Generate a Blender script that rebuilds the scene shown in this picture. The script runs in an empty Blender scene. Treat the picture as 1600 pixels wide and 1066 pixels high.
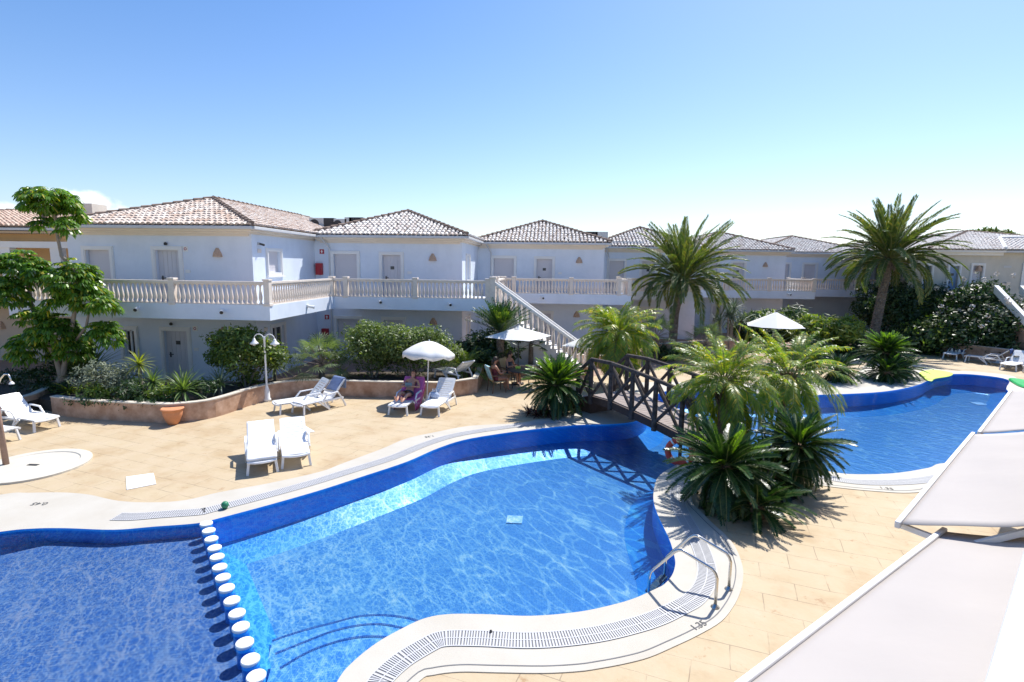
import bpy, math, random
import numpy as np
from mathutils import Vector, Matrix
from mathutils.geometry import tessellate_polygon
R = math.radians
rng = np.random.default_rng(7); random.seed(7)
scene = bpy.context.scene
COL = scene.collection

# ------------------------------------------------------------------ camera
FOC = 830.0; PITCH, ROLL, YAW = R(8.016), R(0.752), R(4.139); CZ = 4.7
_f = np.array([-math.sin(YAW)*math.cos(PITCH), math.cos(YAW)*math.cos(PITCH), -math.sin(PITCH)])
_rt = np.array([math.cos(YAW), math.sin(YAW), 0.0]); _up = np.cross(_rt, _f)
_RT = _rt*math.cos(ROLL)+_up*math.sin(ROLL); _UP = _up*math.cos(ROLL)-_rt*math.sin(ROLL)
_C = np.array([0, 0, CZ])
def _ray(x, y): return _f+_RT*(x-800)/FOC-_UP*(y-533)/FOC
def G(x, y, z=0.0):
    d = _ray(x, y); p = _C+d*(z-CZ)/d[2]; return Vector((float(p[0]), float(p[1]), z))
def AY(x, y, Y):
    d = _ray(x, y); p = _C+d*Y/d[1]; return Vector([float(v) for v in p])
def AX(x, y, X):
    d = _ray(x, y); p = _C+d*X/d[0]; return Vector([float(v) for v in p])
cam = bpy.data.cameras.new('camera'); cam.lens = FOC/1600*36; cam.sensor_width = 36; cam.clip_start = 0.05; cam.clip_end = 5000
co = bpy.data.objects.new('camera', cam); COL.objects.link(co)
co.matrix_world = Matrix([[_RT[i], _UP[i], -_f[i], _C[i]] for i in range(3)]+[[0, 0, 0, 1]])
scene.camera = co

# ------------------------------------------------------------------ helpers
class MB:
    def __init__(s): s.v = []; s.f = []
    def add(s, vs, fs):
        n = len(s.v); s.v.extend([tuple(map(float, p)) for p in vs]); s.f.extend([tuple(i+n for i in f) for f in fs]); return s
    def box(s, x0, x1, y0, y1, z0, z1):
        return s.add([(x0,y0,z0),(x1,y0,z0),(x1,y1,z0),(x0,y1,z0),(x0,y0,z1),(x1,y0,z1),(x1,y1,z1),(x0,y1,z1)],
                     [(0,3,2,1),(4,5,6,7),(0,1,5,4),(1,2,6,5),(2,3,7,6),(3,0,4,7)])
    def bar(s, p0, p1, w, h, up=(0,0,1)):
        p0, p1 = Vector(p0), Vector(p1); d = (p1-p0).normalized(); u = Vector(up)
        if abs(d.dot(u)) > .98: u = Vector((0,1,0))
        a = d.cross(u).normalized()*w/2; b = a.cross(d).normalized()*h/2
        vs = [p0-a-b, p0+a-b, p0+a+b, p0-a+b, p1-a-b, p1+a-b, p1+a+b, p1-a+b]
        return s.add(vs, [(0,1,2,3),(7,6,5,4),(0,4,5,1),(1,5,6,2),(2,6,7,3),(3,7,4,0)])
    def tube(s, path, r, n=8, cap=True):
        path = [Vector(p) for p in path]; k = len(path)
        rs = r if isinstance(r, (list, tuple)) else [r]*k
        n0 = len(s.v); ref = None
        for i, p in enumerate(path):
            d = (path[min(i+1,k-1)]-path[max(i-1,0)]).normalized()
            if ref is None:
                ref = Vector((0,0,1)) if abs(d.z) < .9 else Vector((1,0,0))
            a = (ref-d*ref.dot(d)).normalized(); b = d.cross(a); ref = a
            for j in range(n):
                t = 2*math.pi*j/n; q = p+(a*math.cos(t)+b*math.sin(t))*rs[i]; s.v.append((q.x,q.y,q.z))
        for i in range(k-1):
            for j in range(n):
                a0 = n0+i*n+j; a1 = n0+i*n+(j+1)%n; s.f.append((a0,a1,a1+n,a0+n))
        if cap:
            s.f.append(tuple(n0+j for j in range(n))[::-1]); s.f.append(tuple(n0+(k-1)*n+j for j in range(n)))
        return s
    def lathe(s, prof, c=(0,0,0), n=16):
        n0 = len(s.v); k = len(prof)
        for r, z in prof:
            for j in range(n):
                t = 2*math.pi*j/n; s.v.append((c[0]+r*math.cos(t), c[1]+r*math.sin(t), c[2]+z))
        for i in range(k-1):
            for j in range(n):
                a0 = n0+i*n+j; a1 = n0+i*n+(j+1)%n; s.f.append((a0,a1,a1+n,a0+n))
        s.f.append(tuple(n0+j for j in range(n))[::-1]); s.f.append(tuple(n0+(k-1)*n+j for j in range(n)))
        return s
    def prism(s, poly, z0, z1):
        k = len(poly); vs = [(p[0],p[1],z0) for p in poly]+[(p[0],p[1],z1) for p in poly]
        fs = [(i,(i+1)%k,(i+1)%k+k,i+k) for i in range(k)]
        tri = tessellate_polygon([[Vector((p[0],p[1],0)) for p in poly]])
        fs += [tuple(i+k for i in t) for t in tri]+[tuple(reversed(t)) for t in tri]
        return s.add(vs, fs)
    def build(s, name, mat, parent=None, origin=None, smooth=False, label=None, bevel=0):
        me = bpy.data.meshes.new(name)
        v = s.v
        if origin is not None:
            v = [(p[0]-origin[0], p[1]-origin[1], p[2]-origin[2]) for p in v]
        me.from_pydata(v, [], s.f); me.update()
        o = bpy.data.objects.new(name, me); COL.objects.link(o)
        if mat: me.materials.append(mat)
        if smooth: me.polygons.foreach_set('use_smooth', [True]*len(me.polygons))
        if parent is not None: o.parent = parent
        if label: o['label'] = label
        if bevel:
            m = o.modifiers.new('bevel', 'BEVEL'); m.width = bevel; m.segments = 2; m.limit_method = 'ANGLE'
        return o
def thing(name, loc, label, cat, group=None, rot=0.0):
    o = bpy.data.objects.new(name, None); COL.objects.link(o); o.location = loc; o.rotation_euler = (0,0,rot)
    o['label'] = label; o['category'] = cat
    if group: o['group'] = group
    return o
def tag(o, label, cat, group=None):
    o['label'] = label; o['category'] = cat
    if group: o['group'] = group
    return o
def struct(o, kind='structure'):
    o['kind'] = kind; return o
def setloc(o, loc):
    """give a world-built single-mesh thing a proper origin"""
    L = Vector(loc); o.data.transform(Matrix.Translation(-L)); o.location = L; return o
def dup_tree(o, parent=None):
    c = o.copy(); COL.objects.link(c)
    if parent is not None: c.parent = parent
    for ch in list(o.children): dup_tree(ch, c)
    return c
def dup(src, loc, rot, label, scale=None):
    c = dup_tree(src); c.location = loc; c.rotation_euler = (0,0,rot); c['label'] = label
    if scale: c.scale = (scale,)*3 if not isinstance(scale, tuple) else scale
    return c

# ------------------------------------------------------------------ materials
def newmat(name):
    m = bpy.data.materials.new(name); m.use_nodes = True; nt = m.node_tree; nt.nodes.clear(); return m, nt
def N(nt, t, **kw):
    n = nt.nodes.new(t)
    for k, v in kw.items():
        if k.startswith('i_'): n.inputs[k[2:]].default_value = v
        else: setattr(n, k, v)
    return n
def L(nt, a, b): nt.links.new(a, b)
def ramp(nt, fac, stops):
    r = nt.nodes.new('ShaderNodeValToRGB'); e = r.color_ramp.elements
    while len(e) < len(stops): e.new(0.5)
    for el, (p, c) in zip(e, stops): el.position = p; el.color = (*c, 1) if len(c) == 3 else c
    L(nt, fac, r.inputs[0]); return r.outputs[0]
def mat(name, c, rough=.6, var=.12, scale=3.0, bump=.0, bscale=40.0, c2=None, metal=0.0, spec=.5, detail=5.0, trans=0.0):
    m, nt = newmat(name)
    tc = N(nt, 'ShaderNodeTexCoord'); nz = N(nt, 'ShaderNodeTexNoise', i_Scale=scale, i_Detail=detail, i_Roughness=.6)
    L(nt, tc.outputs['Object'], nz.inputs['Vector'])
    a = tuple(max(0, x*(1-var)) for x in c); b = tuple(min(1, x*(1+var*.7)) for x in c) if c2 is None else c2
    col = ramp(nt, nz.outputs['Fac'], [(.3, a), (.7, b)])
    p = N(nt, 'ShaderNodeBsdfPrincipled', i_Roughness=rough, i_Metallic=metal)
    p.inputs['Specular IOR Level'].default_value = spec
    L(nt, col, p.inputs['Base Color'])
    if bump:
        n2 = N(nt, 'ShaderNodeTexNoise', i_Scale=bscale, i_Detail=4.0); L(nt, tc.outputs['Object'], n2.inputs['Vector'])
        bp = N(nt, 'ShaderNodeBump', i_Strength=bump, i_Distance=.02); L(nt, n2.outputs['Fac'], bp.inputs['Height']); L(nt, bp.outputs[0], p.inputs['Normal'])
    o = N(nt, 'ShaderNodeOutputMaterial')
    if trans:
        tr = N(nt, 'ShaderNodeBsdfTranslucent'); L(nt, col, tr.inputs[0]); mx = N(nt, 'ShaderNodeMixShader'); mx.inputs[0].default_value = trans
        L(nt, p.outputs[0], mx.inputs[1]); L(nt, tr.outputs[0], mx.inputs[2]); L(nt, mx.outputs[0], o.inputs[0])
    else: L(nt, p.outputs[0], o.inputs[0])
    return m
def leafmat(name, c1, c2, c3=None, trans=.35, rough=.45, tcol=None, c3pos=.93, spec=.5):
    m, nt = newmat(name)
    g = N(nt, 'ShaderNodeNewGeometry')
    st = [(0, c1), (.85 if c3 else 1, c2)]+([(c3pos, c3)] if c3 else [])
    col = ramp(nt, g.outputs['Random Per Island'], st)
    tc = N(nt, 'ShaderNodeTexCoord'); nz = N(nt, 'ShaderNodeTexNoise', i_Scale=1.7, i_Detail=3.0); L(nt, tc.outputs['Object'], nz.inputs['Vector'])
    mr = N(nt, 'ShaderNodeMapRange'); mr.inputs['From Min'].default_value = .3; mr.inputs['From Max'].default_value = .7; mr.inputs['To Min'].default_value = .7; mr.inputs['To Max'].default_value = 1.3
    L(nt, nz.outputs['Fac'], mr.inputs['Value'])
    mm = N(nt, 'ShaderNodeVectorMath', operation='SCALE'); L(nt, col, mm.inputs[0]); L(nt, mr.outputs[0], mm.inputs['Scale'])
    p = N(nt, 'ShaderNodeBsdfPrincipled', i_Roughness=rough); p.inputs['Specular IOR Level'].default_value = spec
    L(nt, mm.outputs[0], p.inputs['Base Color'])
    tr = N(nt, 'ShaderNodeBsdfTranslucent'); tm = N(nt, 'ShaderNodeVectorMath', operation='MULTIPLY')
    L(nt, mm.outputs[0], tm.inputs[0]); tm.inputs[1].default_value = tcol or (1.9, 2.0, .6); L(nt, tm.outputs[0], tr.inputs[0])
    mx = N(nt, 'ShaderNodeMixShader'); mx.inputs[0].default_value = trans
    L(nt, p.outputs[0], mx.inputs[1]); L(nt, tr.outputs[0], mx.inputs[2])
    o = N(nt, 'ShaderNodeOutputMaterial'); L(nt, mx.outputs[0], o.inputs[0]); return m

M = {}
M['blue_wall'] = mat('blue_render', (.755,.81,.90), .85, .05, 1.2, .15, 90)
def stucco(name, c, amt=.10):
    m, nt = newmat(name); tc = N(nt, 'ShaderNodeTexCoord')
    mp = N(nt, 'ShaderNodeMapping'); mp.inputs['Scale'].default_value = (1.6, 1.6, 1.1); L(nt, tc.outputs['Object'], mp.inputs['Vector'])
    n1 = N(nt, 'ShaderNodeTexNoise', i_Scale=1.0, i_Detail=6.0, i_Roughness=.65); L(nt, mp.outputs[0], n1.inputs['Vector'])
    n2 = N(nt, 'ShaderNodeTexNoise', i_Scale=.7, i_Detail=5.0); L(nt, tc.outputs['Object'], n2.inputs['Vector'])
    dk = tuple(x*(1-amt) for x in c)
    a = ramp(nt, n1.outputs['Fac'], [(.38, (1-amt*1.1,1-amt,1-amt*.9)), (.56, (1,1,1))]); b = ramp(nt, n2.outputs['Fac'], [(.35, dk), (.65, c)])
    mx = N(nt, 'ShaderNodeMix', data_type='RGBA', blend_type='MULTIPLY'); mx.inputs[0].default_value = 1.0; L(nt, b, mx.inputs[6]); L(nt, a, mx.inputs[7])
    p = N(nt, 'ShaderNodeBsdfPrincipled', i_Roughness=.88); L(nt, mx.outputs[2], p.inputs['Base Color'])
    n3 = N(nt, 'ShaderNodeTexNoise', i_Scale=70.0, i_Detail=4.0); L(nt, tc.outputs['Object'], n3.inputs['Vector'])
    bp = N(nt, 'ShaderNodeBump', i_Strength=.25, i_Distance=.01); L(nt, n3.outputs['Fac'], bp.inputs['Height']); L(nt, bp.outputs[0], p.inputs['Normal'])
    o = N(nt, 'ShaderNodeOutputMaterial'); L(nt, p.outputs[0], o.inputs[0]); return m
M['blue_wall'] = stucco('blue_render', (.75,.815,.91), .05)
M['cream'] = mat('cream_render', (.80,.73,.64), .8, .05, 2)
M['white'] = mat('white_paint', (.82,.81,.79), .55, .04, 2)
M['baluster'] = mat('cast_stone', (.78,.69,.60), .7, .10, 6, .1, 60)
M['shutter'] = mat('shutter_paint', (.66,.63,.65), .5, .03, 2)
M['gutter'] = mat('painted_gutter', (.62,.62,.62), .45, .05, 2)
M['dark_glass'] = mat('window_glass', (.03,.035,.04), .08, .1, 1)
M['black'] = mat('black_plastic', (.02,.02,.022), .5, .1, 3)
M['darkmetal'] = mat('dark_metal', (.08,.08,.085), .4, .1, 3, metal=.6)
M['steel'] = mat('stainless_steel', (.62,.60,.57), .18, .05, 5, metal=1.0)
M['red'] = mat('red_enamel', (.42,.02,.03), .45, .08, 3)
M['terracotta'] = mat('terracotta', (.62,.26,.12), .8, .12, 6, .15, 50)
M['plastic'] = mat('white_plastic', (.80,.80,.80), .38, .02, 3)
M['fabric'] = mat('awning_fabric', (.49,.45,.42), .85, .02, 1.5, .22, 4, trans=.10)
M['umbrella'] = mat('umbrella_cloth', (.84,.83,.81), .85, .02, 4, .1, 30, trans=.18)
M['concrete_white'] = mat('shower_tray_stone', (.56,.52,.44), .8, .06, 3)
M['planter'] = mat('planter_render', (.44,.24,.14), .85, .25, 3.0, .25, 40, c2=(.62,.42,.30))
M['planter_cap'] = mat('planter_capping', (.60,.54,.45), .8, .08, 3)
M['soil'] = mat('planting_soil', (.07,.055,.04), .95, .3, 6, .5, 20)
M['ochre'] = mat('ochre_render', (.78,.53,.28), .85, .06, 1.5)
M['beige'] = mat('beige_render', (.66,.62,.54), .85, .05, 1.2)
M['tan'] = mat('tan_render', (.56,.45,.35), .85, .08, 1.5)
M['wood'] = mat('weathered_timber', (.045,.030,.024), .85, .35, 9, .5, 60, c2=(.13,.10,.085))
M['wood_dark'] = mat('dark_stained_timber', (.075,.045,.035), .75, .3, 5, .3, 30)
M['deck'] = mat('grey_deck_boards', (.30,.25,.23), .8, .15, 7, .3, 50)
M['trunk'] = mat('palm_bark', (.16,.12,.09), .9, .4, 8, .8, 30, c2=(.26,.21,.17))
M['trunk_red'] = mat('young_palm_bark', (.17,.10,.06), .9, .35, 10, .8, 40, c2=(.30,.20,.13))
M['bark'] = mat('grey_bark', (.30,.25,.20), .9, .2, 8, .4, 40)
M['skin'] = mat('skin', (.52,.26,.17), .55, .06, 9)
M['skin2'] = mat('tanned_skin', (.36,.17,.11), .55, .06, 9)
M['hair'] = mat('dark_hair', (.03,.018,.012), .6, .2, 30)
M['navy'] = mat('navy_swimwear', (.02,.035,.07), .6, .15, 20)
M['maroon'] = mat('maroon_swimwear', (.12,.02,.04), .7, .15, 20)
M['towel_blue'] = mat('blue_towel', (.16,.22,.38), .95, .15, 12, .4, 120)
M['towel_dark'] = mat('navy_towel', (.05,.09,.24), .95, .15, 12, .4, 120)
M['towel_turq'] = mat('turquoise_towel', (.16,.46,.62), .95, .3, 14, .4, 120, c2=(.45,.68,.75))
M['cushion'] = mat('white_cushion_cloth', (.80,.80,.82), .9, .03, 5, .2, 60)
M['grille'] = mat('drain_slat_plastic', (.52,.52,.53), .5, .03, 3)
M['slot'] = mat('drain_channel', (.16,.16,.17), .8, .2, 3)
M['sling'] = mat('tan_sling_fabric', (.50,.40,.22), .8, .1, 30)
M['cane'] = mat('brown_chair_frame', (.15,.08,.045), .6, .2, 10)
M['glass_top'] = mat('table_glass', (.16,.22,.21), .1, .1, 3)
M['float_y'] = mat('lime_float_foam', (.62,.80,.10), .5, .05, 4)
M['float_g'] = mat('green_float_vinyl', (.04,.50,.14), .3, .1, 4)
M['buoy'] = mat('orange_red_buoy', (.62,.07,.04), .5, .1, 6)
M['ball'] = mat('green_rubber', (.02,.20,.10), .5, .1, 6)
M['grey_box'] = mat('grey_enamel', (.50,.51,.50), .5, .05, 3)
M['roof_base'] = mat('roof_underlay', (.22,.17,.14), .9, .2, 4)
M['ridge'] = mat('dark_ridge_mortar', (.24,.17,.13), .9, .3, 6, .3, 30)
M['text'] = mat('grey_lettering', (.10,.10,.10), .7, .05, 5)
M['brown_terrace'] = mat('brown_terrace_tile', (.34,.22,.16), .7, .12, 3)
def tilemat(name, a, b, c):
    m, nt = newmat(name)
    g = N(nt, 'ShaderNodeNewGeometry'); col = ramp(nt, g.outputs['Random Per Island'], [(0, a), (.45, b), (1, c)])
    tc = N(nt, 'ShaderNodeTexCoord'); nz = N(nt, 'ShaderNodeTexNoise', i_Scale=9.0, i_Detail=6.0, i_Roughness=.7); L(nt, tc.outputs['Object'], nz.inputs['Vector'])
    mx = N(nt, 'ShaderNodeMix', data_type='RGBA', blend_type='MULTIPLY'); mx.inputs[0].default_value = .6
    L(nt, col, mx.inputs[6]); L(nt, ramp(nt, nz.outputs['Fac'], [(.33, (.36,.31,.28)), (.58, (1,1,1))]), mx.inputs[7])
    p = N(nt, 'ShaderNodeBsdfPrincipled', i_Roughness=.85); L(nt, mx.outputs[2], p.inputs['Base Color'])
    o = N(nt, 'ShaderNodeOutputMaterial'); L(nt, p.outputs[0], o.inputs[0]); return m
M['tile'] = tilemat('pale_clay_tile', (.66,.53,.44), (.78,.70,.62), (.54,.39,.30))
M['tile_grey'] = tilemat('weathered_clay_tile', (.74,.69,.64), (.84,.81,.76), (.60,.52,.47))
M['tile_red'] = tilemat('red_clay_tile', (.66,.46,.34), (.74,.58,.46), (.52,.34,.25))
M['stripe_towel'] = None
def stripemat(name, cols, scale):
    m, nt = newmat(name); tc = N(nt, 'ShaderNodeTexCoord'); w = N(nt, 'ShaderNodeTexWave', i_Scale=scale, i_Distortion=.3); L(nt, tc.outputs['Object'], w.inputs['Vector'])
    col = ramp(nt, w.outputs['Fac'], [(i/(len(cols)), c) for i, c in enumerate(cols)])
    p = N(nt, 'ShaderNodeBsdfPrincipled', i_Roughness=.95); L(nt, col, p.inputs['Base Color']); o = N(nt, 'ShaderNodeOutputMaterial'); L(nt, p.outputs[0], o.inputs[0]); return m
M['stripe_towel'] = stripemat('pink_striped_towel', [(.42,.05,.25),(.60,.25,.48),(.25,.04,.22),(.55,.12,.35)], 5)

# paving: stamped concrete slabs with stains
def paving():
    m, nt = newmat('stamped_sandstone_paving'); tc = N(nt, 'ShaderNodeTexCoord')
    mp = N(nt, 'ShaderNodeMapping'); mp.inputs['Rotation'].default_value = (0, 0, R(17)); L(nt, tc.outputs['Object'], mp.inputs['Vector'])
    wz = N(nt, 'ShaderNodeTexNoise', i_Scale=.9, i_Detail=5.0); L(nt, mp.outputs[0], wz.inputs['Vector'])
    ws = N(nt, 'ShaderNodeVectorMath', operation='SCALE'); ws.inputs['Scale'].default_value = .10; L(nt, wz.outputs['Color'], ws.inputs[0])
    wa = N(nt, 'ShaderNodeVectorMath', operation='ADD'); L(nt, mp.outputs[0], wa.inputs[0]); L(nt, ws.outputs[0], wa.inputs[1])
    br = N(nt, 'ShaderNodeTexBrick', offset=.5, i_Scale=1.0)
    br.inputs['Color1'].default_value = (.485,.385,.245,1); br.inputs['Color2'].default_value = (.465,.36,.225,1); br.inputs['Mortar'].default_value = (.30,.225,.15,1)
    br.inputs['Mortar Size'].default_value = .007; br.inputs['Mortar Smooth'].default_value = .4; br.inputs['Brick Width'].default_value = .92; br.inputs['Row Height'].default_value = .45
    L(nt, wa.outputs[0], br.inputs['Vector'])
    n1 = N(nt, 'ShaderNodeTexNoise', i_Scale=.9, i_Detail=8.0, i_Roughness=.65); L(nt, tc.outputs['Object'], n1.inputs['Vector'])
    mx = N(nt, 'ShaderNodeMix', data_type='RGBA', blend_type='MULTIPLY'); mx.inputs[0].default_value = .8
    jn = N(nt, 'ShaderNodeTexNoise', i_Scale=2.1, i_Detail=3.0); L(nt, tc.outputs['Object'], jn.inputs['Vector']); jm = N(nt, 'ShaderNodeMix', data_type='RGBA'); L(nt, ramp(nt, jn.outputs['Fac'], [(.44,(0,0,0)),(.58,(1,1,1))]), jm.inputs[0]); L(nt, br.outputs['Color'], jm.inputs[6]); jm.inputs[7].default_value = (.485,.38,.245,1)
    L(nt, jm.outputs[2], mx.inputs[6]); L(nt, ramp(nt, n1.outputs['Fac'], [(.30, (.80,.70,.58)), (.50, (1,1,1)), (.70, (1.06,1.10,1.18))]), mx.inputs[7])
    n2 = N(nt, 'ShaderNodeTexNoise', i_Scale=3.2, i_Detail=9.0, i_Roughness=.75); L(nt, tc.outputs['Object'], n2.inputs['Vector'])
    mx2 = N(nt, 'ShaderNodeMix', data_type='RGBA', blend_type='MULTIPLY'); mx2.inputs[0].default_value = 1
    L(nt, mx.outputs[2], mx2.inputs[6]); L(nt, ramp(nt, n2.outputs['Fac'], [(.30, (.70,.50,.36)), (.40, (1,1,1))]), mx2.inputs[7])
    p = N(nt, 'ShaderNodeBsdfPrincipled', i_Roughness=.75); L(nt, mx2.outputs[2], p.inputs['Base Color'])
    bp = N(nt, 'ShaderNodeBump', i_Strength=.5, i_Distance=.01, invert=True); L(nt, br.outputs['Fac'], bp.inputs['Height'])
    n3 = N(nt, 'ShaderNodeTexNoise', i_Scale=14.0, i_Detail=6.0); L(nt, tc.outputs['Object'], n3.inputs['Vector'])
    bp2 = N(nt, 'ShaderNodeBump', i_Strength=.35, i_Distance=.012); L(nt, n3.outputs['Fac'], bp2.inputs['Height']); L(nt, bp.outputs[0], bp2.inputs['Normal'])
    L(nt, bp2.outputs[0], p.inputs['Normal'])
    o = N(nt, 'ShaderNodeOutputMaterial'); L(nt, p.outputs[0], o.inputs[0]); return m
M['paving'] = paving()
M['coping'] = mat('smooth_coping_stone', (.485,.445,.375), .75, .05, 1.1, .10, 50, c2=(.515,.485,.425))

# pool mosaic tiles: small squares with random tint and pale grout
def mosaic(name, cols, grout, scale=36.0, dark=.0):
    m, nt = newmat(name); tc = N(nt, 'ShaderNodeTexCoord')
    sc = N(nt, 'ShaderNodeVectorMath', operation='SCALE'); sc.inputs['Scale'].default_value = scale; L(nt, tc.outputs['Object'], sc.inputs[0])
    fl = N(nt, 'ShaderNodeVectorMath', operation='FLOOR'); L(nt, sc.outputs[0], fl.inputs[0])
    wn = N(nt, 'ShaderNodeTexWhiteNoise', noise_dimensions='3D'); L(nt, fl.outputs[0], wn.inputs['Vector'])
    col = ramp(nt, wn.outputs['Value'], [(i/max(1, len(cols)-1), c) for i, c in enumerate(cols)])
    br = N(nt, 'ShaderNodeTexBrick', offset=0.0, squash=1.0, i_Scale=scale)
    br.inputs['Brick Width'].default_value = 1.0; br.inputs['Row Height'].default_value = 1.0; br.inputs['Mortar Size'].default_value = .05
    L(nt, tc.outputs['Object'], br.inputs['Vector'])
    mx = N(nt, 'ShaderNodeMix', data_type='RGBA'); L(nt, br.outputs['Fac'], mx.inputs[0]); L(nt, col, mx.inputs[6]); mx.inputs[7].default_value = (*grout, 1)
    p = N(nt, 'ShaderNodeBsdfPrincipled', i_Roughness=.35); L(nt, mx.outputs[2], p.inputs['Base Color'])
    o = N(nt, 'ShaderNodeOutputMaterial'); L(nt, p.outputs[0], o.inputs[0]); return m
M['pool_floor'] = mosaic('pool_floor_mosaic', [(.11,.27,.42),(.14,.32,.48),(.18,.37,.52),(.12,.29,.45)], (.30,.48,.62))
M['pool_shallow'] = mosaic('shallow_floor_mosaic', [(.075,.115,.25),(.10,.15,.30),(.15,.21,.37),(.085,.13,.27)], (.30,.38,.52))
M['pool_wall'] = mosaic('pool_wall_mosaic', [(.012,.36,.97),(.02,.42,.99),(.02,.38,.98)], (.06,.50,.98))
M['pool_cove'] = mosaic('pool_cove_mosaic', [(.05,.33,.62),(.07,.38,.68)], (.16,.46,.70))
M['pool_step'] = mosaic('pool_step_mosaic', [(.12,.34,.60),(.20,.44,.68),(.10,.30,.56)], (.42,.60,.76))
M['nosing'] = mosaic('dark_nosing_mosaic', [(.015,.05,.20),(.02,.08,.28)], (.3,.45,.6))

# water: clear sheet; caustic light lines painted into its transmittance colour, reflects by Fresnel
def water():
    m, nt = newmat('pool_water'); tc = N(nt, 'ShaderNodeTexCoord')
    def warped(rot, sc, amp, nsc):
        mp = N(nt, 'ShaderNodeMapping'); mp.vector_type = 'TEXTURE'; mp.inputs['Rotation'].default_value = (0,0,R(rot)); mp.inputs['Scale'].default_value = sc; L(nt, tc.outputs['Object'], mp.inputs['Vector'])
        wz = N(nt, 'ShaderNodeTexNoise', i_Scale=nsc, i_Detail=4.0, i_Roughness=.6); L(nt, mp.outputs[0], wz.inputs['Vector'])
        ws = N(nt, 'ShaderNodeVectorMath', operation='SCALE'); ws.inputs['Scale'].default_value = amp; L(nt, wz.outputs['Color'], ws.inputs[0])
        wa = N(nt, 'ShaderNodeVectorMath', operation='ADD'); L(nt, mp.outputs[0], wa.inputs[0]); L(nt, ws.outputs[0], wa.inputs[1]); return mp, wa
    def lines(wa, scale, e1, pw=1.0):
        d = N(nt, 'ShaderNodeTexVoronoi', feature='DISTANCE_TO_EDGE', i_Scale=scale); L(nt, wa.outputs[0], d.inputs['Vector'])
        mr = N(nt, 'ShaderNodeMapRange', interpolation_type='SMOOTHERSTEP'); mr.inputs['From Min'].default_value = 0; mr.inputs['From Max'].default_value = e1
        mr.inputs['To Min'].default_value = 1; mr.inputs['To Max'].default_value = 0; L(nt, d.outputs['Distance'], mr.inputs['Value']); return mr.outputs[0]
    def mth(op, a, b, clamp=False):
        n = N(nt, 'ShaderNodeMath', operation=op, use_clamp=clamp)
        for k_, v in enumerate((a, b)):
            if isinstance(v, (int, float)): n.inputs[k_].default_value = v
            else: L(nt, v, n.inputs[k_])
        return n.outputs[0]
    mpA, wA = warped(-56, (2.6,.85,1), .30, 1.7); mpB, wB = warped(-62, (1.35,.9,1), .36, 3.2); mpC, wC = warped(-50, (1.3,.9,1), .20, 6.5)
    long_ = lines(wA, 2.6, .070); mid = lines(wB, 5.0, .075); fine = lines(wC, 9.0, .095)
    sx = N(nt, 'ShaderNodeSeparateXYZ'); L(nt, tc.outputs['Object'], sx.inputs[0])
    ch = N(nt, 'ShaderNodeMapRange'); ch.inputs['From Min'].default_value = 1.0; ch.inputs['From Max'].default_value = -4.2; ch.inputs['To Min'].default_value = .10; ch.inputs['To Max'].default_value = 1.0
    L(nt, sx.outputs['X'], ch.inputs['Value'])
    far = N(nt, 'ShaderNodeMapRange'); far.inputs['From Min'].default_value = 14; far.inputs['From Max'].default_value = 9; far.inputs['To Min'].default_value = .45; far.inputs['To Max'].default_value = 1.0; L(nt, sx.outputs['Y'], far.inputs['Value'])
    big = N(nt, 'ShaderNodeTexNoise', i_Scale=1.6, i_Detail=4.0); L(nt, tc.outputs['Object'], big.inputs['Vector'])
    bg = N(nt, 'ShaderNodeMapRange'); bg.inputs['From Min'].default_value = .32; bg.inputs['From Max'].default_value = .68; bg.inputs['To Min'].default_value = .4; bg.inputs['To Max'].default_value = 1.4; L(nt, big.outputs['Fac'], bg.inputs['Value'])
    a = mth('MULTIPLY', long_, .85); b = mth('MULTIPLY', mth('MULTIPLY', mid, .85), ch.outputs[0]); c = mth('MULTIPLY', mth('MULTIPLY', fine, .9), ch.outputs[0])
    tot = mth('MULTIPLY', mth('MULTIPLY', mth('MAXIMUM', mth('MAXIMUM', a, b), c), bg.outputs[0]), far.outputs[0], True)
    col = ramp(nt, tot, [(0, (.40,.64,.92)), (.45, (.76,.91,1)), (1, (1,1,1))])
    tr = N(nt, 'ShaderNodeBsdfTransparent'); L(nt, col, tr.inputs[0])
    gl = N(nt, 'ShaderNodeBsdfGlossy', i_Roughness=.03)
    h1 = N(nt, 'ShaderNodeTexNoise', i_Scale=7.0, i_Detail=3.0, i_Roughness=.5); L(nt, mpB.outputs[0], h1.inputs['Vector'])
    h2 = N(nt, 'ShaderNodeTexNoise', i_Scale=22.0, i_Detail=2.0, i_Roughness=.5); L(nt, mpA.outputs[0], h2.inputs['Vector'])
    hh = mth('ADD', h1.outputs['Fac'], mth('MULTIPLY', h2.outputs['Fac'], .25))
    bp = N(nt, 'ShaderNodeBump', i_Strength=1.0, i_Distance=.016); L(nt, hh, bp.inputs['Height']); L(nt, bp.outputs[0], gl.inputs['Normal'])
    fr = N(nt, 'ShaderNodeFresnel', i_IOR=1.33); L(nt, bp.outputs[0], fr.inputs['Normal'])
    mx = N(nt, 'ShaderNodeMixShader'); L(nt, fr.outputs[0], mx.inputs[0]); L(nt, tr.outputs[0], mx.inputs[1]); L(nt, gl.outputs[0], mx.inputs[2])
    o = N(nt, 'ShaderNodeOutputMaterial'); L(nt, mx.outputs[0], o.inputs[0]); return m
M['water'] = water()

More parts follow.
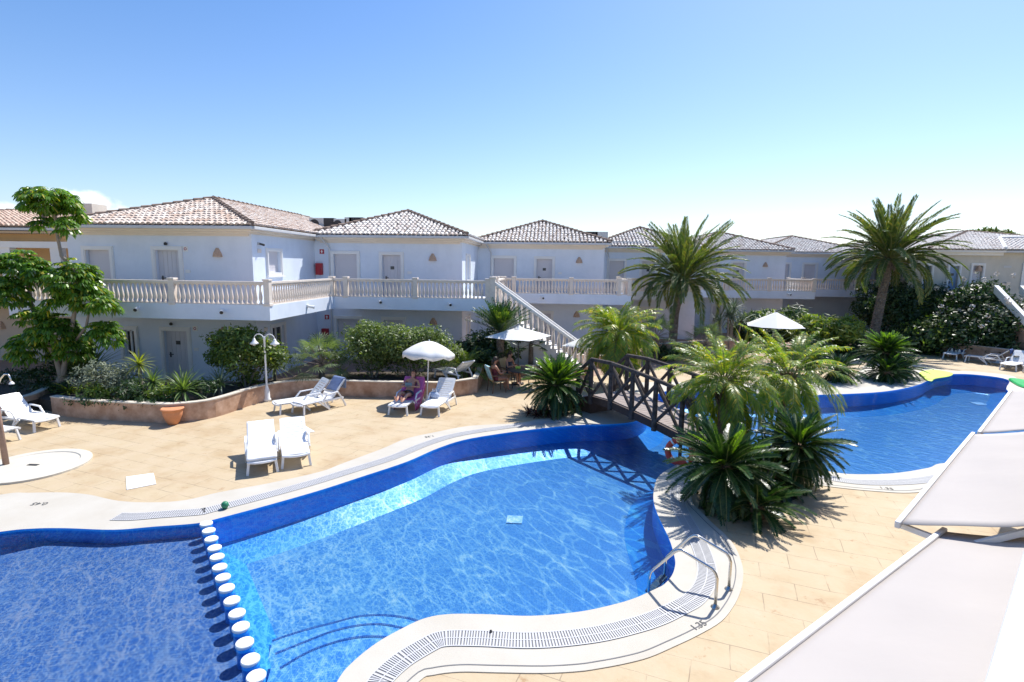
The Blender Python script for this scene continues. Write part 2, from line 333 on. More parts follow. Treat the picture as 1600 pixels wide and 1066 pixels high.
M['leaf_palm'] = leafmat('date_palm_leaf', (.06,.10,.03), (.13,.18,.05), (.30,.25,.07), .34, .40)
M['leaf_pygmy'] = leafmat('pygmy_palm_leaf', (.10,.18,.03), (.26,.33,.055), (.58,.42,.06), .45, .34)
M['leaf_cycad'] = leafmat('sago_leaf', (.020,.055,.014), (.045,.10,.022), None, .22, .30)
M['leaf_cycad_y'] = leafmat('young_sago_leaf', (.12,.22,.02), (.22,.36,.04), None, .35, .35)
M['leaf_olive'] = leafmat('olive_green_leaf', (.12,.17,.06), (.24,.30,.12), None, .30, .5)
M['leaf_grey'] = leafmat('silver_grey_leaf', (.14,.17,.11), (.24,.27,.19), None, .2, .6, (1.2,1.3,.9))
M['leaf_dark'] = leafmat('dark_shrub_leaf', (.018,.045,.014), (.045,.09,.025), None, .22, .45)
M['leaf_bright'] = leafmat('bright_shrub_leaf', (.07,.13,.02), (.17,.25,.04), (.30,.30,.06), .35, .45)
M['leaf_yellow'] = leafmat('yellow_green_leaf', (.16,.20,.03), (.32,.34,.06), None, .35, .5)
M['leaf_umb'] = leafmat('glossy_umbrella_leaf', (.05,.12,.015), (.14,.26,.035), (.40,.36,.05), .40, .28, c3pos=.985)
M['leaf_yucca'] = leafmat('yucca_blade', (.08,.14,.04), (.18,.26,.09), None, .3, .45)
M['leaf_agave'] = leafmat('agave_blade', (.11,.16,.11), (.20,.26,.18), None, .15, .5, (1.2,1.3,.9))
M['leaf_fan'] = leafmat('fan_palm_leaf', (.09,.14,.07), (.18,.24,.12), None, .3, .45)
M['leaf_mid'] = leafmat('mid_green_leaf', (.06,.10,.02), (.13,.18,.035), None, .32, .45)
M['leaf_maroon'] = leafmat('maroon_leaf', (.05,.02,.02), (.12,.05,.04), None, .2, .5, (1.3,.8,.8))
M['leaf_pine'] = leafmat('pine_needles', (.05,.09,.02), (.15,.19,.03), None, .25, .6)
M['flower'] = mat('pale_petals', (.75,.68,.62), .7, .1, 5)
M['dead'] = leafmat('dry_palm_leaf', (.30,.17,.05), (.42,.26,.08), None, .3, .7)
M['grass'] = leafmat('border_ground_cover', (.03,.06,.015), (.08,.13,.03), None, .25, .6)
# ------------------------------------------------------------------ world, sun
SUN_EL = R(56); SUN_H = Vector((.557,.83)).normalized()
w = bpy.data.worlds.new('World'); scene.world = w; w.use_nodes = True; nt = w.node_tree; nt.nodes.clear()
sky = nt.nodes.new('ShaderNodeTexSky'); sky.sky_type = 'NISHITA'; sky.sun_disc = False; sky.sun_elevation = SUN_EL
sky.sun_rotation = math.atan2(SUN_H.x, SUN_H.y); sky.air_density = 1.0; sky.dust_density = .8; sky.ozone_density = 1.8
bg = nt.nodes.new('ShaderNodeBackground'); bg.inputs[1].default_value = .132
# a low bank of small cumulus far to the left, carried by the sky itself
tc = nt.nodes.new('ShaderNodeTexCoord')
def sky_cloud(px, py, rad, seed, amt):
    d = _ray(px, py); d = d/np.linalg.norm(d)
    sub = N(nt, 'ShaderNodeVectorMath', operation='SUBTRACT'); L(nt, tc.outputs['Generated'], sub.inputs[0]); sub.inputs[1].default_value = [float(x) for x in d]
    ms = N(nt, 'ShaderNodeVectorMath', operation='MULTIPLY'); L(nt, sub.outputs[0], ms.inputs[0]); ms.inputs[1].default_value = (1, 1, 2.4)
    ln = N(nt, 'ShaderNodeVectorMath', operation='LENGTH'); L(nt, ms.outputs[0], ln.inputs[0])
    mr = N(nt, 'ShaderNodeMapRange', interpolation_type='SMOOTHSTEP'); mr.inputs['From Min'].default_value = 0; mr.inputs['From Max'].default_value = rad; mr.inputs['To Min'].default_value = 1; mr.inputs['To Max'].default_value = 0
    L(nt, ln.outputs['Value'], mr.inputs['Value'])
    nz = N(nt, 'ShaderNodeTexNoise', i_Scale=22.0, i_Detail=6.0, i_Roughness=.6); mo = N(nt, 'ShaderNodeMapping'); mo.inputs['Location'].default_value = (seed, 0, 0); L(nt, tc.outputs['Generated'], mo.inputs[0]); L(nt, mo.outputs[0], nz.inputs['Vector'])
    ad = N(nt, 'ShaderNodeMath', operation='ADD'); L(nt, mr.outputs[0], ad.inputs[0]); L(nt, nz.outputs['Fac'], ad.inputs[1])
    m2 = N(nt, 'ShaderNodeMapRange', interpolation_type='SMOOTHSTEP'); m2.inputs['From Min'].default_value = .95; m2.inputs['From Max'].default_value = 1.25; m2.inputs['To Max'].default_value = amt; L(nt, ad.outputs[0], m2.inputs['Value'])
    return m2.outputs[0]
c1 = sky_cloud(128, 318, .105, 1.0, .8); c2 = sky_cloud(60, 345, .12, 3.0, .6); c3 = sky_cloud(200, 345, .10, 5.0, .5)
a1 = N(nt, 'ShaderNodeMath', operation='MAXIMUM'); L(nt, c1, a1.inputs[0]); L(nt, c2, a1.inputs[1])
a2 = N(nt, 'ShaderNodeMath', operation='MAXIMUM'); L(nt, a1.outputs[0], a2.inputs[0]); L(nt, c3, a2.inputs[1])
cm = N(nt, 'ShaderNodeMix', data_type='RGBA'); L(nt, a2.outputs[0], cm.inputs[0]); hsv = N(nt, 'ShaderNodeHueSaturation'); hsv.inputs['Saturation'].default_value = 1.20; L(nt, sky.outputs[0], hsv.inputs['Color']); sz_ = N(nt, 'ShaderNodeSeparateXYZ'); L(nt, tc.outputs['Generated'], sz_.inputs[0]); sr_ = N(nt, 'ShaderNodeMapRange'); sr_.inputs['From Min'].default_value = .05; sr_.inputs['From Max'].default_value = .55; sr_.inputs['To Min'].default_value = 1.08; sr_.inputs['To Max'].default_value = 1.32; L(nt, sz_.outputs['Z'], sr_.inputs['Value']); L(nt, sr_.outputs[0], hsv.inputs['Saturation']); tn = N(nt, 'ShaderNodeVectorMath', operation='MULTIPLY'); tn.inputs[1].default_value = (.97,.985,1.08); L(nt, hsv.outputs[0], tn.inputs[0]); L(nt, tn.outputs[0], cm.inputs[6]); cm.inputs[7].default_value = (8.5, 8.6, 8.9, 1)
L(nt, cm.outputs[2], bg.inputs[0])
ow = nt.nodes.new('ShaderNodeOutputWorld'); L(nt, bg.outputs[0], ow.inputs[0])
sl = bpy.data.lights.new('sun', 'SUN'); sl.energy = 5.0; sl.angle = R(.53); sl.color = (1.0, .965, .90)
so = bpy.data.objects.new('sun', sl); COL.objects.link(so)
sd = Vector((SUN_H.x*math.cos(SUN_EL), SUN_H.y*math.cos(SUN_EL), math.sin(SUN_EL)))
so.rotation_euler = sd.to_track_quat('Z', 'Y').to_euler(); so.location = (20, 30, 40)
vs = scene.view_settings; vs.view_transform = 'Standard'; vs.look = 'None'; vs.gamma = 1; vs.use_curve_mapping = False; vs.exposure = .40
cy = scene.cycles; cy.max_bounces = 8; cy.transparent_max_bounces = 16; cy.diffuse_bounces = 4; cy.glossy_bounces = 3; cy.transmission_bounces = 4
cy.caustics_reflective = False; cy.caustics_refractive = False; cy.use_denoising = True; cy.sample_clamp_indirect = 8

# ------------------------------------------------------------------ pool outline
def smooth(pts, n=6, closed=True):
    P = [Vector((p[0], p[1])) for p in pts]; out = []; k = len(P)
    rngk = range(k) if closed else range(k-1)
    for i in rngk:
        p0, p1, p2, p3 = (P[(i-1)%k], P[i], P[(i+1)%k], P[(i+2)%k]) if closed else (P[max(i-1,0)], P[i], P[i+1], P[min(i+2,k-1)])
        for j in range(n):
            t = j/n; t2 = t*t; t3 = t2*t
            out.append(.5*((2*p1)+(-p0+p2)*t+(2*p0-5*p1+4*p2-p3)*t2+(-p0+3*p1-3*p2+p3)*t3))
    if not closed: out.append(P[-1])
    return out
far_px = [(0,832),(52,827),(103,826.4),(178,828.8),(240,824),(309,818.5),(343,810.6),(420,790),(500,767),(560,747.5),(635,722.5),(685,701),(735,686),(825,672.5),(900,665),(950,663.7),(982,661),(998,656.5),(1009,650),(1014,638),(1020,622),(1040,612),(1080,610),(1120,612),(1170,615),(1225,617),(1275,617.5),(1325,616),(1375,613),(1412,607.5),(1437,601),(1452,594),(1466,588),(1487,585),(1525,586),(1575,594)]
near_px = [(1480,724),(1450,732),(1400,740),(1350,742),(1312,740),(1270,731),(1225,715),(1180,700),(1140,694),(1105,700),(1078,714),(1055,728),(1035,740),(1025,752),(1021,772),(1022,788),(1028,806),(1037,825),(1045,842),(1050,856),(1054,872),(1055,884),(1050,900),(1038,914),(1025,921),(1008,929),(990,936.5),(962,945),(906,957),(831,963.6),(756,961),(700,961),(662,968),(625,985),(587,1007),(550,1037),(527,1066)]
WZ = -.03
pool = [G(x, y, 0).xy for x, y in far_px]
pool += [Vector((18.2,22.0)), Vector((17.6,19.0)), Vector((15.2,16.2)), Vector((12.0,13.7))]
pool += [G(x, y, 0).xy for x, y in near_px]
pool += [Vector((-2.3,4.6)), Vector((-3.2,3.6)), Vector((-5.5,2.6)), Vector((-9.5,2.8)), Vector((-11.6,5.0)), Vector((-10.6,7.4))]
P = smooth(pool, 5)
# coping outer line
co_far = [(0,774),(45,771),(100,770.5),(140,774),(185,783.5),(240,786),(292,782),(343,770),(420,756),(500,738),(535,725),(597,702),(635,686),(685,675),(735,666),(807,662),(842,656),(880,652),(905,645)]
outer = [G(x, y, 0).xy for x, y in co_far]
outer += [Vector((1.9,17.9)), Vector((2.7,19.3)), Vector((3.2,21.4)), Vector((4.4,22.0)), Vector((7.0,22.2)), Vector((10.4,22.6))]
outer += [G(x, y, 0).xy for x, y in [(1325,592),(1350,576),(1395,569),(1437,572),(1462,577),(1487,580),(1525,581),(1585,589)]]
outer += [Vector((19.2,22.2)), Vector((18.5,18.6)), Vector((15.9,15.4)), Vector((12.4,12.7))]
outer += [G(x, y, 0).xy for x, y in [(1480,763),(1444,769),(1411,771),(1364,768),(1321,764),(1270,757),(1228,745),(1190,740),(1150,742),(1110,752),(1086,765),(1082,785),(1100,805),(1115,820),(1135,838),(1150,858),(1160,885),(1161,905),(1157,925),(1147,947),(1127,972),(1090,994),(1052,1012),(1015,1028),(977,1038),(940,1045),(906,1050),(850,1053),(775,1052),(719,1051),(677,1056),(655,1066)]]
outer += [Vector((-1.7,4.7)), Vector((-2.3,3.6)), Vector((-3.0,2.6)), Vector((-5.0,1.5)), Vector((-10.2,1.6)), Vector((-13.0,4.6)), Vector((-12.2,8.2))]
O = smooth(outer, 4)
def area(p): return sum(p[i].x*p[(i+1)%len(p)].y-p[(i+1)%len(p)].x*p[i].y for i in range(len(p)))/2
if area(P) < 0: P = P[::-1]
if area(O) < 0: O = O[::-1]
def inset(poly, d):   # ccw polygon, positive = inwards
    k = len(poly); out = []
    for i in range(k):
        t = (poly[(i+1)%k]-poly[i-1]); t.normalize(); nrm = Vector((-t.y, t.x)); out.append(poly[i]+nrm*d)
    return out
def poly_hole(outerp, holes, z, name, m):
    loops = [[Vector((p.x, p.y, 0)) for p in outerp]]+[[Vector((p.x, p.y, 0)) for p in h] for h in holes]
    tri = tessellate_polygon(loops); vs = [(p.x, p.y, z) for l in loops for p in l]
    b = MB(); b.add(vs, [tuple(t) for t in tri]); o = b.build(name, m)
    import bmesh
    bm = bmesh.new(); bm.from_mesh(o.data); bmesh.ops.recalc_face_normals(bm, faces=bm.faces)
    if sum(f.normal.z for f in bm.faces) < 0: bmesh.ops.reverse_faces(bm, faces=bm.faces)
    bm.to_mesh(o.data); bm.free(); return o
big = [Vector(p) for p in ((-60,-25),(70,-25),(70,75),(-60,75))]
paving_o = struct(poly_hole(big, [O], 0, 'paved_ground', M['paving']))
M['far_ground'] = mat('dry_ground', (.30,.26,.19), .95, .2, .05)
fg = MB(); fg.add([(-3000,-3000,-.6),(3000,-3000,-.6),(3000,3000,-.6),(-3000,3000,-.6)], [(0,1,2,3)])
# basin floor etc. must stay above the far sheet: it is cut round the pool
fg = poly_hole([Vector(p) for p in ((-3000,-3000),(3000,-3000),(3000,3000),(-3000,3000))], [[Vector(p) for p in ((-59,-24),(69,-24),(69,74),(-59,74))]], -.02, 'ground', M['far_ground']); struct(fg)
cp = struct(poly_hole(O, [P], .012, 'pool_coping', M['coping']))
# coping outer rim face + joint line
def strip(a, b, za, zb, name, m, idx=None, **kw):
    k = len(a); mb = MB(); vs = [(p.x,p.y,za) for p in a]+[(p.x,p.y,zb) for p in b]
    ids = range(k) if idx is None else idx
    mb.add(vs, [(i,(i+1)%k,(i+1)%k+k,i+k) for i in ids]); return mb.build(name, m, **kw)
rim = strip(O, O, .012, -.03, 'coping_edge', M['coping']); rim.parent = cp
nO = len(O)
jl = [i for i in range(nO) if (O[i].y < 11 and O[i].x > -2.6 and O[i].y > 4.0) or (O[i].x > 6 and O[i].y < 13.5)]
j1 = strip(inset(O, .10), inset(O, .115), .016, .016, 'coping_joint', M['slot'], jl); j1.parent = cp
# basin: wall, cove, floors
k = len(P)
lip = inset(P, -.0)
D1 = -.50; D2 = -.76
basin = strip(P, P, .012, D1, 'pool_basin', M['pool_wall']); struct(basin)
cove = strip(P, inset(P, .55), D1, D2, 'pool_cove', M['pool_cove']); cove.parent = basin
fl = MB(); fl.add([(-14,1,D2-.002),(20,1,D2-.002),(20,26,D2-.002),(-14,26,D2-.002)], [(0,1,2,3)]); flo = fl.build('pool_floor', M['pool_floor']); flo.parent = basin
# shallow part left of the row of stools
SA = G(322,817,0).xy; SB = G(400,1055,0).xy; sdv = (SB-SA).normalized(); snv = Vector((sdv.y, -sdv.x))
if snv.x > 0: snv = -snv
s0 = SA-sdv*1.2; s1 = SB+sdv*3.5
sh = MB(); q = [s0-snv*.12, s1-snv*.12, s1+snv*12, s0+snv*12]
sh.add([(p.x,p.y,-.25) for p in q]+[(p.x,p.y,D2) for p in q], [(0,1,2,3)])
sho = sh.build('shallow_floor', M['pool_shallow']); sho.parent = basin
sw = MB(); qa, qb = q[0]-snv*.42, q[1]-snv*.42; sw.add([(q[0].x,q[0].y,-.25),(q[1].x,q[1].y,-.25),(q[1].x,q[1].y,D1),(q[0].x,q[0].y,D1),(qb.x,qb.y,D2),(qa.x,qa.y,D2)], [(0,1,2,3),(3,2,4,5)]); so2 = sw.build('shallow_step_wall', M['pool_cove']); so2.parent = basin
# curved entry steps at the near end
cst = G(540,1110,0).xy
for i, (rr, zz) in enumerate(((2.05,-.62),(1.6,-.42),(1.15,-.22))):
    poly = []
    a0 = G({0:(425,1000),1:(430,1020),2:(437,1043)}[i][0], {0:1000,1:1020,2:1043}[i], zz).xy
    mid = {0:[(470,985),(520,972),(560,962),(600,960),(640,965),(670,975)],1:[(480,1000),(520,985),(560,976),(595,974),(630,980),(660,990)],2:[(480,1018),(520,1003),(555,995),(585,993),(612,996),(640,1004)]}[i]
    pts = [a0]+[G(x, y, zz).xy for x, y in mid]
    sp = smooth(pts, 5, False); base = [Vector((-.6,5.2)), Vector((-1.8,3.0)), Vector((-3.6,3.0)), SB+Vector((.35,-1.0))]
    mb = MB(); mb.prism([*sp, *base], D2, zz); st = mb.build('pool_step', M['pool_step']); st.parent = basin
    nb = MB(); a = sp; b2 = [p+(Vector((-2.2,4.2))-p).normalized()*.045 for p in sp]
    nb.add([(p.x,p.y,zz+.004) for p in a]+[(p.x,p.y,zz+.004) for p in b2], [(j,j+1,j+1+len(a),j+len(a)) for j in range(len(a)-1)])
    no = nb.build('step_nosing', M['nosing']); no.parent = basin
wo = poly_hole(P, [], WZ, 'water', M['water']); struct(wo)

# drain grille strip with individual slats on a dark channel
ga = inset(P, -.34); gb = inset(P, -.62)
def gsel(p): return not (p.x < -2.2 and p.y < 6.0) and not (p.x < -8.0 and p.y > 5) and not (.9 < p.x < 5.4 and 11.6 < p.y < 22) and not (p.x > 11.5 and p.y < 17) and not (p.x > 16)and not (8.5<p.x<16 and p.y>19)
chi = [i for i in range(k) if gsel(ga[i]) and gsel(ga[(i+1)%k])]
ch = strip(ga, gb, .016, .016, 'drain_channel', M['slot'], chi); ch.parent = cp
sl_ = MB()
for i in chi:
    a0, a1, b0, b1 = ga[i], ga[(i+1)%k], gb[i], gb[(i+1)%k]; ln = (((a1-a0).length+(b1-b0).length)/2); ns = max(1, round(ln/.036)); f = .56 if a0.y < 9 and a0.x<3 else .66
    for j in range(ns):
        for (u0, u1) in ((.03,.475),(.525,.97)):
            t0, t1 = (j+.5-f/2)/ns, (j+.5+f/2)/ns
            A = a0.lerp(a1, t0); A2 = a0.lerp(a1, t1); B = b0.lerp(b1, t0); B2 = b0.lerp(b1, t1)
            q4 = [A.lerp(B, u0), A2.lerp(B2, u0), A2.lerp(B2, u1), A.lerp(B, u1)]
            sl_.add([(p.x,p.y,.021) for p in q4], [(0,1,2,3)])
for i in chi:
    for (u0, u1) in ((-.03,.03),(.475,.525),(.97,1.03)):
        a0, a1, b0, b1 = ga[i], ga[(i+1)%k], gb[i], gb[(i+1)%k]
        q4 = [a0.lerp(b0, u0), a1.lerp(b1, u0), a1.lerp(b1, u1), a0.lerp(b0, u1)]
        sl_.add([(p.x,p.y,.0225) for p in q4], [(0,1,2,3)])
so3 = sl_.build('drain_slats', M['grille']); so3.parent = cp
# depth marks inlaid in the coping
def text(body, size, loc, rot, m, name='depth_mark', parent=None):
    cu = bpy.data.curves.new(name, 'FONT'); cu.body = body; cu.size = size; cu.align_x = 'CENTER'; cu.align_y = 'CENTER'; cu.extrude = .001
    t = bpy.data.objects.new('tmp', cu); COL.objects.link(t); dg = bpy.context.evaluated_depsgraph_get(); me = bpy.data.meshes.new_from_object(t.evaluated_get(dg))
    bpy.data.objects.remove(t); o = bpy.data.objects.new(name, me); COL.objects.link(o); me.materials.append(m); o.location = loc; o.rotation_euler = rot
    if parent: o.parent = parent
    return o
for body, px, a, sz in (('0.45', (62,787), 180+8, .17), ('1.35', (1092,977), 35, .15), ('1.35', (671,682), 180+32, .16), ('1.35', (1385,763), -12, .16)):
    g = G(px[0], px[1], .018); text(body, sz, g, (0,0,R(a)), M['text'], parent=cp)
# floor inlets / drain covers seen through the water
for (px, s) in (((804,812),.34),((1330-15,632-1),.2),((1530,631),.45)):
    g = G(px[0], px[1], D2+.01)
    b = MB(); b.box(g.x-s/2, g.x+s/2, g.y-s/2, g.y+s/2, D2, D2+.02); o = b.build('floor_drain', M['white'], bevel=.004); o.parent = basin
# covers in the paving, shower tray
for i, (px, lab) in enumerate((([(197,746),(240,740),(244,757),(198,766)], 'white inspection cover in the paving in front of the left sunbeds'), ([(455,670),(478,667),(492,675),(470,678)], 'white inspection cover right behind the slatted front sunbed'))):
    c = [G(x, y, 0) for x, y in px]; b = MB(); b.prism([(p.x,p.y) for p in c], -.02, .014); o = b.build('inspection_cover', M['white']); tag(o, lab, 'cover'); setloc(o, c[0])
tc_ = G(52,729,0); tr_ = thing('shower_tray', tc_, 'round pale stone shower tray with small drain set in the paving', 'shower tray')
b = MB(); b.lathe([(1.08,0),(1.08,.045),(1.0,.06),(.86,.06),(.84,.04),(.0,.035)], n=40); b.build('tray', M['concrete_white'], tr_, smooth=False)
b = MB(); b.box(-.12,.12,-.04,.04,.036,.045); b.build('drain', M['darkmetal'], tr_)
# ------------------------------------------------------------------ buildings
def grid_wall(mb, axis, pos, u0, u1, z0, z1, holes, depth, sign):
    """wall in plane axis=pos; holes (ua,ub,za,zb); sign = outward direction along axis"""
    us = sorted({u0,u1,*[h[0] for h in holes],*[h[1] for h in holes]}); zs = sorted({z0,z1,*[h[2] for h in holes],*[h[3] for h in holes]})
    def pt(u, z, d=0): return (u, pos-sign*d, z) if axis == 'y' else (pos-sign*d, u, z)
    for i in range(len(us)-1):
        for j in range(len(zs)-1):
            uc, zc = (us[i]+us[i+1])/2, (zs[j]+zs[j+1])/2
            if any(h[0] < uc < h[1] and h[2] < zc < h[3] for h in holes): continue
            mb.add([pt(us[i],zs[j]),pt(us[i+1],zs[j]),pt(us[i+1],zs[j+1]),pt(us[i],zs[j+1])], [(0,1,2,3)])
    for a, b, c, d in holes:
        mb.add([pt(a,c),pt(b,c),pt(b,d),pt(a,d),pt(a,c,depth),pt(b,c,depth),pt(b,d,depth),pt(a,d,depth)], [(0,1,5,4),(1,2,6,5),(2,3,7,6),(3,0,4,7)])
def abox(mb, axis, pos, sign, ua, ub, za, zb, d0, d1):
    """box on a wall plane from outward distance d0 to d1"""
    p0, p1 = pos+sign*d0, pos+sign*d1
    if p0 > p1: p0, p1 = p1, p0
    if axis == 'y': mb.box(ua, ub, p0, p1, za, zb)
    else: mb.box(p0, p1, ua, ub, za, zb)
def opening(par, loc, kind, axis, pos, sign, ua, ub, za, zb, fr=.16, sill=False, number=False, glass=False):
    """(ua..zb) is the outer line of the moulding"""
    ia, ib, iz = ua+fr, ub-fr, zb-fr; bz = za+(fr if kind == 'window' else 0)
    m = MB()
    abox(m,axis,pos,sign,ua,ia,za,zb,.0,.05); abox(m,axis,pos,sign,ib,ub,za,zb,.0,.05); abox(m,axis,pos,sign,ia,ib,iz,zb,.0,.05)
    abox(m,axis,pos,sign,ua+.03,ia-.04,za,zb-.03,.05,.07); abox(m,axis,pos,sign,ib+.04,ub-.03,za,zb-.03,.05,.07); abox(m,axis,pos,sign,ia-.04,ib+.04,iz+.04,zb-.03,.05,.07)
    if kind == 'window': abox(m,axis,pos,sign,ia,ib,za,bz,.0,.05)
    p = MB()
    abox(p,axis,pos,sign,ia,ib,bz,iz,-.17,-.13)
    mm = M['dark_glass'] if glass else M['shutter']
    d = p.build('window' if kind == 'window' else 'door', mm, par, loc)
    f = m.build('frame', M['white'], d, loc); f.parent = d; f.location = (0,0,0)
    if kind == 'window':
        s = MB()
        if not glass:
            n = int((iz-bz)/.09)
            for i in range(n): abox(s,axis,pos,sign,ia+.02,ib-.02,bz+i*(iz-bz)/n+.008,bz+(i+1)*(iz-bz)/n,-.13,-.115)
            s.build('slats', M['shutter'], d, loc)
        else:
            u = (ia+ib)/2; abox(s,axis,pos,sign,u-.03,u+.03,bz,iz,-.13,-.08)
            for (a_, b_) in ((ia,ia+.07),(ib-.07,ib)): abox(s,axis,pos,sign,a_,b_,bz,iz,-.13,-.08)
            abox(s,axis,pos,sign,ia+.07,ib-.07,bz,bz+.07,-.13,-.08); abox(s,axis,pos,sign,ia+.07,ib-.07,iz-.07,iz,-.13,-.08)
            s.build('sash', M['white'], d, loc)
        if sill:
            s = MB(); abox(s,axis,pos,sign,ua-.05,ub+.05,za-.07,za,-.0,.11); s.build('sill', M['white'], d, loc)
    else:
        s = MB(); nb = 5
        for i in range(nb): abox(s,axis,pos,sign,ia+.03+i*(ib-ia-.06)/nb+.008,ia+.03+(i+1)*(ib-ia-.06)/nb-.008,bz+.05,iz-.05,-.13,-.118)
        s.build('panel', M['shutter'], d, loc)
        h = MB(); u = ia+.14; abox(h,axis,pos,sign,u-.02,u+.12,bz+1.0,bz+1.03,-.12,-.06); abox(h,axis,pos,sign,u-.03,u+.03,bz+.9,bz+1.1,-.12,-.105); h.build('handle', M['darkmetal'], d, loc)
        if number:
            u = (ia+ib)/2; h = MB()
            abox(h,axis,pos,sign,u-.09,u+.09,bz+1.42,bz+1.57,-.118,-.105); h.build('number_plate', M['darkmetal'], d, loc)
    return d
def hole(ua, ub, za, zb, kind, fr=.16): return (ua+fr, ub-fr, za+(fr if kind == 'window' else 0), zb-fr)

def tile_face(mb, O_, U, V, W, lim, pitch=.215, row=.36, rad=.085, jit=.022):
    """cover tiles over a roof plane: origin, unit eave dir U, up-slope dir V, eave width W, lim(u)=(v0,v1)"""
    Nn = U.cross(V).normalized()
    if Nn.z < 0: Nn = -Nn
    n = int(W/pitch)
    for i in range(n):
        u = (i+.5)*W/n; v0, v1 = lim(u); v = v0
        while v < v1-.05:
            ve = min(v+row+.05, v1); du = random.uniform(-jit, jit); lift = random.uniform(0,.012); n0 = len(mb.v)
            for (vv, hh, rr) in ((v, .045+lift, rad*1.05), (ve, .012+lift, rad*.85)):
                for t in (0, 45, 90, 135, 180):
                    c = O_+U*(u+du+rr*math.cos(R(t)))+V*vv+Nn*(hh+rr*.85*math.sin(R(t))); mb.v.append((c.x,c.y,c.z))
            for j in range(4): mb.f.append((n0+j, n0+j+1, n0+j+6, n0+j+5))
            mb.f.append((n0,n0+1,n0+2,n0+3,n0+4))
            v += row
def hip_roof(par, loc, X0, X1, Y0, Y1, z0, slope, tm, tiled=('f','r','l'), ridge_to=None, thick=.0):
    """hipped roof, front eave at Y0"""
    hw = (X1-X0)/2; xm = (X0+X1)/2; H = hw*math.tan(slope); ya = Y0+hw; yb = Y1-hw if ridge_to is None else Y1
    A, B, Cc, D_ = Vector((X0,Y0,z0)), Vector((X1,Y0,z0)), Vector((X1,Y1,z0)), Vector((X0,Y1,z0)); E, F = Vector((xm,ya,z0+H)), Vector((xm,max(ya+.01,yb),z0+H))
    b = MB(); b.add([A,B,Cc,D_,E,F], [(0,1,4),(1,2,5,4),(2,3,5),(3,0,4,5),(0,3,2,1)])
    rf = b.build('roof', M['roof_base'], par, loc)
    ts = MB(); cs, sn = math.cos(slope), math.sin(slope)
    if 'f' in tiled: tile_face(ts, A, Vector((1,0,0)), Vector((0,cs,sn)), X1-X0, lambda u: (-.05, min(u, X1-X0-u)/cs))
    Lr = Y1-Y0
    def lr(u):
        back = Lr-u; m = min(u, hw, back if ridge_to is None else 1e9); return (-.05, m/cs)
    if 'r' in tiled: tile_face(ts, B, Vector((0,1,0)), Vector((-cs,0,sn)), Lr, lr)
    if 'l' in tiled: tile_face(ts, A, Vector((0,1,0)), Vector((cs,0,sn)), Lr, lr)
    ts.build('tiles', tm, rf, loc)
    rc = MB()
    def cap(p, q):
        n = max(1, int((q-p).length/.38))
        for i in range(n):
            a = p.lerp(q, i/n)+Vector((0,0,.075+random.uniform(0,.01))); c = p.lerp(q, (i+1.08)/n)+Vector((0,0,.055)); rc.tube([a, c], [.105,.085], 7)
    cap(A, E); cap(B, E); cap(E, F)
    if ridge_to is None: cap(Cc, F); cap(D_, F)
    rc.build('ridge_cap', M['ridge'], rf, loc)
    return H
EAVE = 6.08
def cornice(par, loc, X0, X1, Y0, Y1, wx0, wx1, wy):
    """gutter + cove under the eave, front and right side (and left)"""
    g = MB(); g.box(X0,X1,Y0-.06,Y0+.06,EAVE-.14,EAVE-.02); g.box(X1-.06,X1+.06,Y0+.06,Y1,EAVE-.14,EAVE-.02); g.box(X0-.06,X0+.06,Y0+.06,Y1,EAVE-.14,EAVE-.02)
    g.build('gutter', M['gutter'], par, loc, bevel=.02)
    c = MB(); st = [(EAVE-.14, .06), (EAVE-.22,.14),(EAVE-.30,.30),(EAVE-.38,.42)]
    prev = 0
    for i, (z, ins) in enumerate(st):
        zt = EAVE-.13 if i == 0 else st[i-1][0]
        c.box(X0+ins, X1-ins, Y0+ins, Y1, z-.0, zt-.001)
    c.build('cornice', M['cream'], par, loc)
BAL_PROF = [(.055,0),(.055,.05),(.035,.07),(.06,.16),(.066,.24),(.05,.36),(.032,.50),(.028,.56),(.04,.585),(.03,.60),(.052,.63),(.052,.68)]
bal_me = None
def baluster_mesh():
    global bal_me
    if bal_me is None:
        b = MB(); b.lathe(BAL_PROF, n=8); o = b.build('baluster', M['baluster'], smooth=True); bal_me = o.data; bpy.data.objects.remove(o)
    return bal_me
ZB0, ZB1 = 3.25, 4.06
def balustrade(par, loc, p, q, posts=(0,1), base=True, zb=ZB0, skip_bal=False):
    """straight run between plan points p,q ; posts are fractions"""
    p = Vector((*p, 0)); q = Vector((*q, 0)); d = (q-p); Ln = d.length; d.normalize(); nrm = Vector((-d.y, d.x, 0))
    r = MB(); up = Vector((0,0,1))
    r.bar(p+up*(zb+.775), q+up*(zb+.775), .17, .07); r.bar(p+up*(zb+.715), q+up*(zb+.715), .12, .05); r.bar(p+up*(zb+.02), q+up*(zb+.02), .14, .04)
    rail = r.build('handrail', M['baluster'], par, loc)
    fr = sorted(posts)
    for f in fr:
        c = p+d*Ln*f; b = MB(); b.box(c.x-.10,c.x+.10,c.y-.10,c.y+.10,zb-.02,zb+.84); b.box(c.x-.125,c.x+.125,c.y-.125,c.y+.125,zb+.84,zb+.90); b.box(c.x-.12,c.x+.12,c.y-.12,c.y+.12,zb-.03,zb+.06)
        b.build('post', M['baluster'], par, loc, bevel=.008)
    if skip_bal: return
    me = baluster_mesh(); n = int(Ln/.172)
    for i in range(n):
        s = (i+.5)*Ln/n
        if any(abs(s-f*Ln) < .15 for f in fr): continue
        c = p+d*s; o = bpy.data.objects.new('baluster', me); COL.objects.link(o); o.parent = par; o.location = (c.x-loc[0], c.y-loc[1], zb+.035-loc[2])
